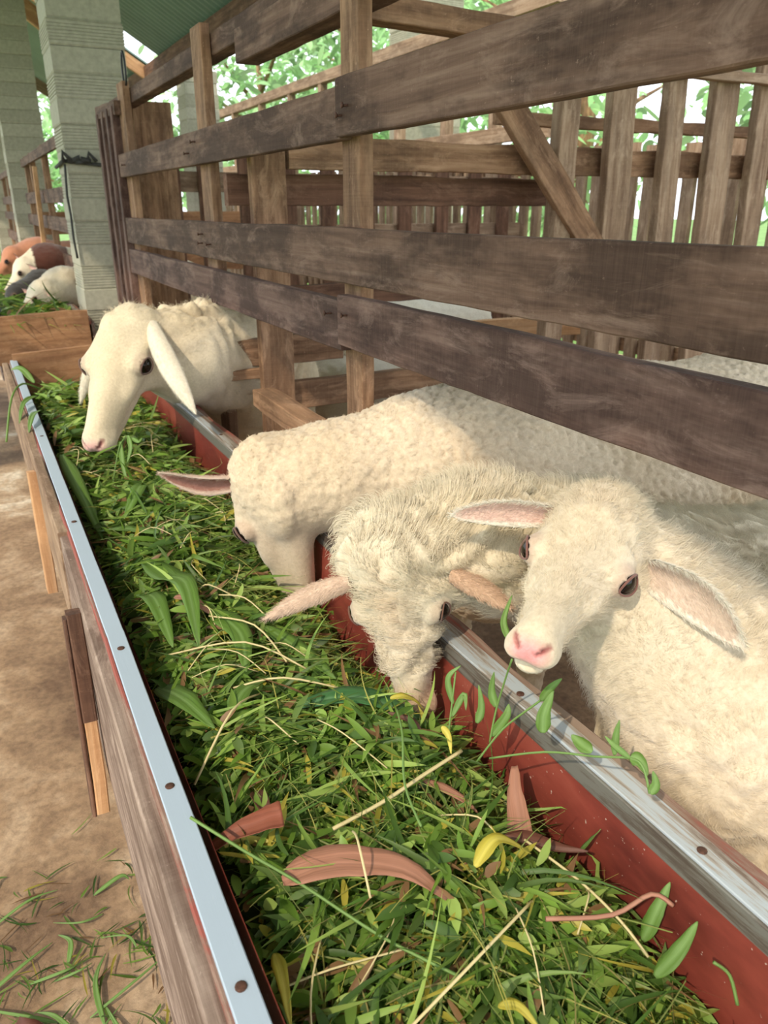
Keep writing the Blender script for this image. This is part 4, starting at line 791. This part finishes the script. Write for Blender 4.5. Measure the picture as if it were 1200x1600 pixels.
# young lamb in the foreground right
h4 = Head((.6041, .6143, -.3335), [[-0.8208, 0.5628, 0.0974], [-0.5711, -0.8093, -0.1371], [0.0017, -0.1682, 0.9858]], .244, 1.12)
c4 = [(h4.w((.02, 0, -.12)), (.665, .565, -.47), .055, .088, .05), (h4.w((.16, .0, -.05)), h4.w((-.02, .0, -.05)), .040, .046, .03), ((.665, .565, -.47), (.725, .49, -.57), .092, .128, .06), ((.725, .49, -.57), (.88, .42, -.59), .128, .158, .08), ((.88, .42, -.59), (1.15, .36, -.59), .158, .165, .08), ((1.15, .36, -.59), (1.32, .33, -.58), .16, .135, .05)]
c4 += legs([[(.66, .52, -.66), (.632, .455, -.735), (.645, .475, -.92), (.64, .48, FLOOR + .05), (.63, .48, FLOOR + .012)], [(.72, .40, -.66), (.66, .36, -.74), (.68, .37, -.92), (.68, .37, FLOOR + .05), (.67, .37, FLOOR + .012)], leg4(1.25, .26, -.64, hind=True), leg4(1.25, .42, -.64, hind=True)], r=.02, fat=.06)
sheep('lamb', 'young fluffy cream lamb in the right foreground, pink nose, looking at the camera', 'sheep', h4, c4, .0034, wool=wool_soft(.008), base=(.76, .66, .51), nose=(.84, .36, .36), lid=(.46, .20, .16),
      ears=[dict(base=W3(1012, 885, .835), tip=W3(1163, 1012, .775), w=.076, face=(-.45, -.70, -.35), sag=(.004, -.002, .012), inner=(.72, .57, .46), outer=(.88, .80, .68), cup=.55), dict(base=h4.w((.07, -.155, -.03)), tip=W3(703, 805, .90), w=.046, face=(-.5, -.75, -.15), sag=(0, 0, .006), inner=(.80, .58, .49), outer=(.88, .80, .68), cup=.6)],
      kh=.03, hair=dict(n=120000, dens=lambda P, q: np.where(q[:, 0] > .15, .8, 1.0), comb=head_comb(h4, (.55, -.1, -.7)), len=lambda P, q: np.where(q[:, 0] > .85, .004, np.where(q[:, 0] > .2, .009, np.where(q[:, 0] > -.1, .014, .022))), r=.00026, curl=.3, clump=55, S=5, lift=(.3, .75)), xmax=1.15)
# ------------------------------------------------------------------ sheep further back
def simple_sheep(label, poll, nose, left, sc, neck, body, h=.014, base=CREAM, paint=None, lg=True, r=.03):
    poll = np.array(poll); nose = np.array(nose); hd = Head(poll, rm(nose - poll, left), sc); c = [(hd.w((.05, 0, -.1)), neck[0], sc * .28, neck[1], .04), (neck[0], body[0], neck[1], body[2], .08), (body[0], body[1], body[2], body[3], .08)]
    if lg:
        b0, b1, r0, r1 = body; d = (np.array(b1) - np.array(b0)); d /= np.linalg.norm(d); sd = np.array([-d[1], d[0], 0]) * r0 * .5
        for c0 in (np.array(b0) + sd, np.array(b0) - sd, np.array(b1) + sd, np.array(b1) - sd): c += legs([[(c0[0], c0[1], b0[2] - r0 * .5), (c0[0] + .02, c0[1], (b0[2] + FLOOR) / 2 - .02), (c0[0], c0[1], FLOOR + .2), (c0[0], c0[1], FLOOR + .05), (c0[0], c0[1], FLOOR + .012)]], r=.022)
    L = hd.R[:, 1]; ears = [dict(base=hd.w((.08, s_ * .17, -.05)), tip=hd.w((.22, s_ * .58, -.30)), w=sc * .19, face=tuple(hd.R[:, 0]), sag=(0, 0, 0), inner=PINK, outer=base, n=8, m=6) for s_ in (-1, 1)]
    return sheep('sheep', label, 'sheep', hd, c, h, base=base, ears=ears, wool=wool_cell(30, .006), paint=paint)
simple_sheep('white sheep lying its head low over the next trough, just left of the block pillar', (.375, 5.15, -.455), (.20, 5.05, -.55), (-.3, -1, 0), .30, ((.50, 5.25, -.46), .10), ((.80, 5.50, -.50), (1.35, 5.8, -.55), .16, .2))
def pb(V, q, C):
    m = ((V[:, 0] > .42) & (V[:, 0] < .66))[:, None]; return np.where(m, np.array((.10, .028, .015)), C)
simple_sheep('brown and white sheep eating at the next trough, behind the white one', (.36, 6.15, -.38), (.16, 6.0, -.52), (-.3, -1, 0), .30, ((.52, 6.25, -.40), .14), ((.85, 6.4, -.48), (1.35, 6.6, -.52), .18, .2), paint=pb)
simple_sheep('black-faced sheep low over the next trough at the left frame edge', (.26, 5.62, -.50), (.10, 5.45, -.58), (-.3, -1, 0), .26, ((.42, 5.75, -.48), .075), ((.75, 5.85, -.55), (1.2, 6.1, -.6), .14, .15), base=(.03, .025, .022))
simple_sheep('rusty pink sheep farthest down the shed behind the brown and white one', (.36, 7.4, -.36), (.15, 7.3, -.5), (-.3, -1, 0), .32, ((.55, 7.5, -.40), .14), ((.85, 7.6, -.48), (1.3, 7.7, -.5), .18, .2), base=(.55, .24, .14))
simple_sheep('pale sheep standing in the pen behind, its back seen between the two lowest rails', (1.25, 3.10, -.60), (1.05, 3.0, -.8), (-.3, -1, 0), .30, ((1.38, 3.12, -.52), .12), ((1.62, 3.10, -.52), (2.02, 3.15, -.52), .16, .17), base=(.80, .76, .66))
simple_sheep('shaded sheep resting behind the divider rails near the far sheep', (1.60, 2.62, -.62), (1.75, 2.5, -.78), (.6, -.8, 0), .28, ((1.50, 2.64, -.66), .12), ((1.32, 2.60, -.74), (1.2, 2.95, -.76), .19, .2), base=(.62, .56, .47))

sprig('grass stalks hanging out of the mouth of the far sheep', [W3(196, 682, 1.88), W3(186, 700, 1.86), W3(178, 745, 1.84), W3(172, 800, 1.82)], [([W3(200, 680, 1.87), W3(204, 700, 1.86), W3(198, 725, 1.86)], .012), ([W3(188, 690, 1.87), W3(192, 725, 1.85), W3(200, 760, 1.84)], .013), ([W3(206, 684, 1.87), W3(216, 690, 1.86), W3(222, 684, 1.87)], .010)])
# ------------------------------------------------------------------ trees outside the shed
def tree(name, label, x, y, h, rad, n, leaf=.16, cz=None, dark=1.0, gcen=(.42, .62, .32)):
    t = thing(name, label, 'tree', (x, y, FLOOR), 'trees outside the shed'); cz = cz if cz is not None else FLOOR + h * .6
    mb = MB(); mb.tube([(x, y, FLOOR), (x + .1, y + .05, FLOOR + h * .4), (x - .05, y, FLOOR + h * .85)], [.14, .10, .04], 8)
    for k in range(6):
        a = k * 1.05 + x; mb.tube([(x, y, FLOOR + h * (.3 + .08 * k)), (x + math.cos(a) * rad * .5, y + math.sin(a) * rad * .5, FLOOR + h * (.45 + .08 * k)), (x + math.cos(a) * rad * .85, y + math.sin(a) * rad * .85, FLOOR + h * (.5 + .09 * k))], [.05, .03, .012], 6)
    mb.build('trunk', M['post'], t)
    nc = 46; cc = RNG.normal(0, 1, (nc, 3)); cc /= np.linalg.norm(cc, axis=1, keepdims=True); cc *= RNG.uniform(.3, 1, (nc, 1)) ** .5; cen = np.array([x, y, cz]) + cc * np.array([rad, rad, h * .5])
    k = RNG.integers(0, nc, n); p = cen[k] + RNG.normal(0, rad * .16, (n, 3)); p[:, 2] = np.maximum(p[:, 2], FLOOR + .1); th = RNG.uniform(0, 6.28, n); pit = RNG.normal(-.2, .45, n)
    d = np.stack([np.cos(th) * np.cos(pit), np.sin(th) * np.cos(pit), np.sin(pit)], 1); c = np.array(gcen) * RNG.uniform(.5, 1.6, (n, 1)) * dark * (1 + .5 * (vnoise(p, 1.3)[:, None] - .5))
    V, F, C = blades(p, d, RNG.uniform(.6, 1.2, n) * leaf, RNG.uniform(.35, .5, n) * leaf, np.full(n, .25), RNG.normal(0, .5, n), c, 4, 'leaf'); o = link('foliage', mesh_np('foliage', V - np.array([x, y, FLOOR]), F, C), M['tree_leaf'], t); tag(o, kind='stuff')
tl = [(5.6, 2.0, 3.4, 1.1, 5200, .16, 'leafy bush showing green between the right-hand slats'), (6.6, 4.2, 4.6, 1.5, 6500, .20, 'bright tree beyond the divider slats at the upper right'), (6.4, 7.5, 5.0, 1.7, 6500, .20, 'bright tree behind the handrail, above the middle rails'), (6.2, 11.5, 5.0, 1.8, 6500, .22, 'sunlit tree left of the tallest post, over the handrail'),
      (5.8, 16.5, 4.6, 2.0, 6000, .26, 'hazy tree seen between the end post and the second post'), (3.2, 20.5, 3.6, 2.0, 6000, .28, 'pale green tree at the far end of the shed, beside the near pillar'), (.9, 21.5, 3.2, 1.6, 5000, .26, 'pale tree seen in the gap between the two left pillars'), (9.0, 15.5, 6.0, 2.6, 6000, .34, 'tall far tree at the shed end')]
for x, y, h, r_, n, lf, lab in tl: tree('tree', lab, x, y, h, r_, int(n * (.5 if y < 5 else .36)), lf)
tree('tree', 'unseen tree added outside the open left side to shade the far concrete', -3.4, 2.7, 4.4, .95, 2600, .16, cz=1.7)  # tree out of view, added for the shade it throws
